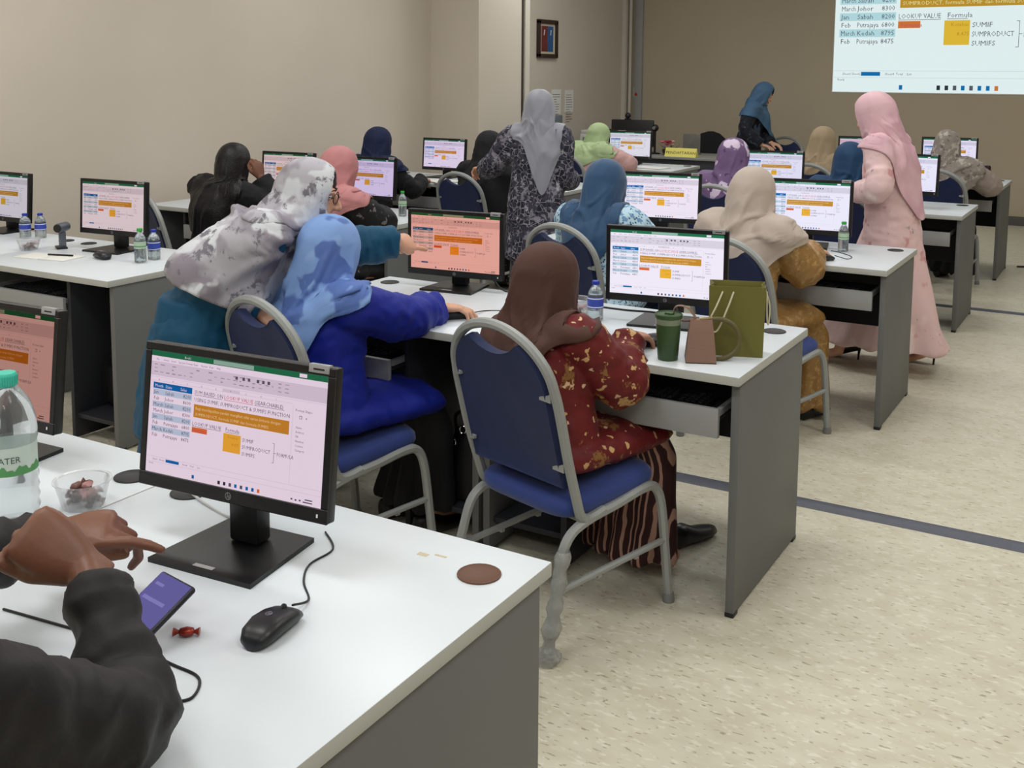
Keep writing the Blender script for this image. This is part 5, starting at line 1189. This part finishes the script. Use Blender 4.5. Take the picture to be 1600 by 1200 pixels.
# keyboards in the open trays
for k in ('1R', '2R', '1L', 'W1R'):
    d = DESKS[k]; keyboard((d['tx']-.02, d['ty']-.005, .606), 0, {'1R': 'black keyboard in the open tray below the green tumbler', '2R': 'black keyboard in the open tray beside the gold sleeve', '1L': 'black keyboard in the open tray below the royal blue sleeve', 'W1R': 'black keyboard in the tray of the left wall desk'}[k])
# bags on the tower shelves
t = thing('handbag', 'black handbag with chrome rings on the shelf between two desks', 'handbag', (-2.005, 3.15, .12), rad(6))
m_bag = mat('black_bag', (14, 14, 16), .42, bump=(70, .1)); m_chr = mat('chrome', (200, 200, 204), .15, metal=1)
obj('body', MB().rings([[(w_*math.copysign(abs(math.cos(a))**.5, math.cos(a)), d_*math.copysign(abs(math.sin(a))**.5, math.sin(a)), z) for a in [2*PI*k/24 for k in range(24)]] for z, w_, d_ in ((0, .08, .07), (.01, .09, .08), (.1, .088, .07), (.2, .075, .03), (.24, .07, .012))]), m_bag, t, 50)
obj('strap', MB().tube(smoothpath([(-.06, -.01, .23), (-.05, -.03, .3), (.02, -.03, .32), (.055, -.01, .24)], 6), .007, 8), m_bag, t)
for rx, rz_ in ((-.06, .2), (.03, .235), (-.02, .25)): obj('ring', MB().tube([(rx+.012*math.cos(a), -.045, rz_+.014*math.sin(a)) for a in [2*PI*k/16 for k in range(17)]], .0025, 6), m_chr, t)
t = thing('backpack', 'black bag with white lettering on the shelf under the left wall desk', 'bag', (-3.86, 3.28, .12), rad(0))
obj('body', MB().rings([[(w_*math.copysign(abs(math.cos(a))**.45, math.cos(a)), d_*math.copysign(abs(math.sin(a))**.45, math.sin(a)), z) for a in [2*PI*k/24 for k in range(24)]] for z, w_, d_ in ((0, .1, .12), (.015, .112, .135), (.25, .11, .125), (.33, .09, .09), (.36, .05, .05))]), m_bag, t, 50)
obj('pocket', MB().rbox((-.09, -.152, .03), (.09, -.12, .2), .015), m_bag, t)
v, f = text('KIN', .045); obj('lettering', MB().add([(p[0]-.0, 0, p[1]) for p in v], f, 0, Matrix.Translation((.0, -.1345, .215))), m_lw, t, None)
# scuff on the nearest desk
sm = MB().box((-.0, -.0, 0), (.022, .012, .0003)).box((.03, .014, 0), (.055, .02, .0003))
dk = DESKS['0R']; obj('scuff_mark', sm, mat('scuff_tan', (196, 184, 158), .7), dk, None, T(-1.10-dk.location.x, 1.535-dk.location.y, TZ))
# glasses of the woman in teal
hv = p2['hv']; gl = MB()
for sx in (-1, 1):
    gl.tube([hv(sx*.031+.024*math.cos(a), .104-.012*abs(math.cos(a)*.5+.5*sx)*1.0, .0+.017*math.sin(a)) for a in [2*PI*k/20 for k in range(21)]], .0016, 6)
    gl.tube([hv(sx*.054, .094, .004), hv(sx*.07, .06, .008), hv(sx*.078, .0, .01)], .0016, 6)
gl.tube([hv(-.008, .106, .003), hv(0, .109, .006), hv(.008, .106, .003)], .0016, 6)
gl_o = obj('glasses', gl, m_blk, p2['root'], 60); gl_o['label'] = 'thin dark framed glasses'
# high heels of the walking woman
wk = [o for o in bpy.data.objects if o.parent is None and str(o.get('label', '')).startswith('walking woman')][0]
wi = wk.matrix_basis.inverted()
for (x, y, rz) in ((-1.055, 6.36, 84), (-1.445, 6.25, 84)):
    m = MB(); M_ = wi @ Matrix.Translation((x, y, 0)) @ Matrix.Rotation(rad(rz), 4, 'Z')
    m.rings([[(r_*math.cos(a), yy, zc+h_*math.sin(a)) for a in [2*PI*q/14 for q in range(14)]] for yy, r_, zc, h_ in ((-.105, .012, .085, .018), (-.09, .026, .078, .024), (-.04, .026, .055, .02), (.02, .034, .028, .018), (.07, .036, .018, .016), (.11, .022, .013, .012), (.135, .004, .01, .006))], 0, M_)
    hl = obj('shoe', m, m_shoe, wk, 60)
    obj('heel', MB().tube([(0, -.092, .075), (0, -.088, .03), (0, -.086, 0)], [.011, .006, .0055], 8, 0, M_), m_shoe, hl)
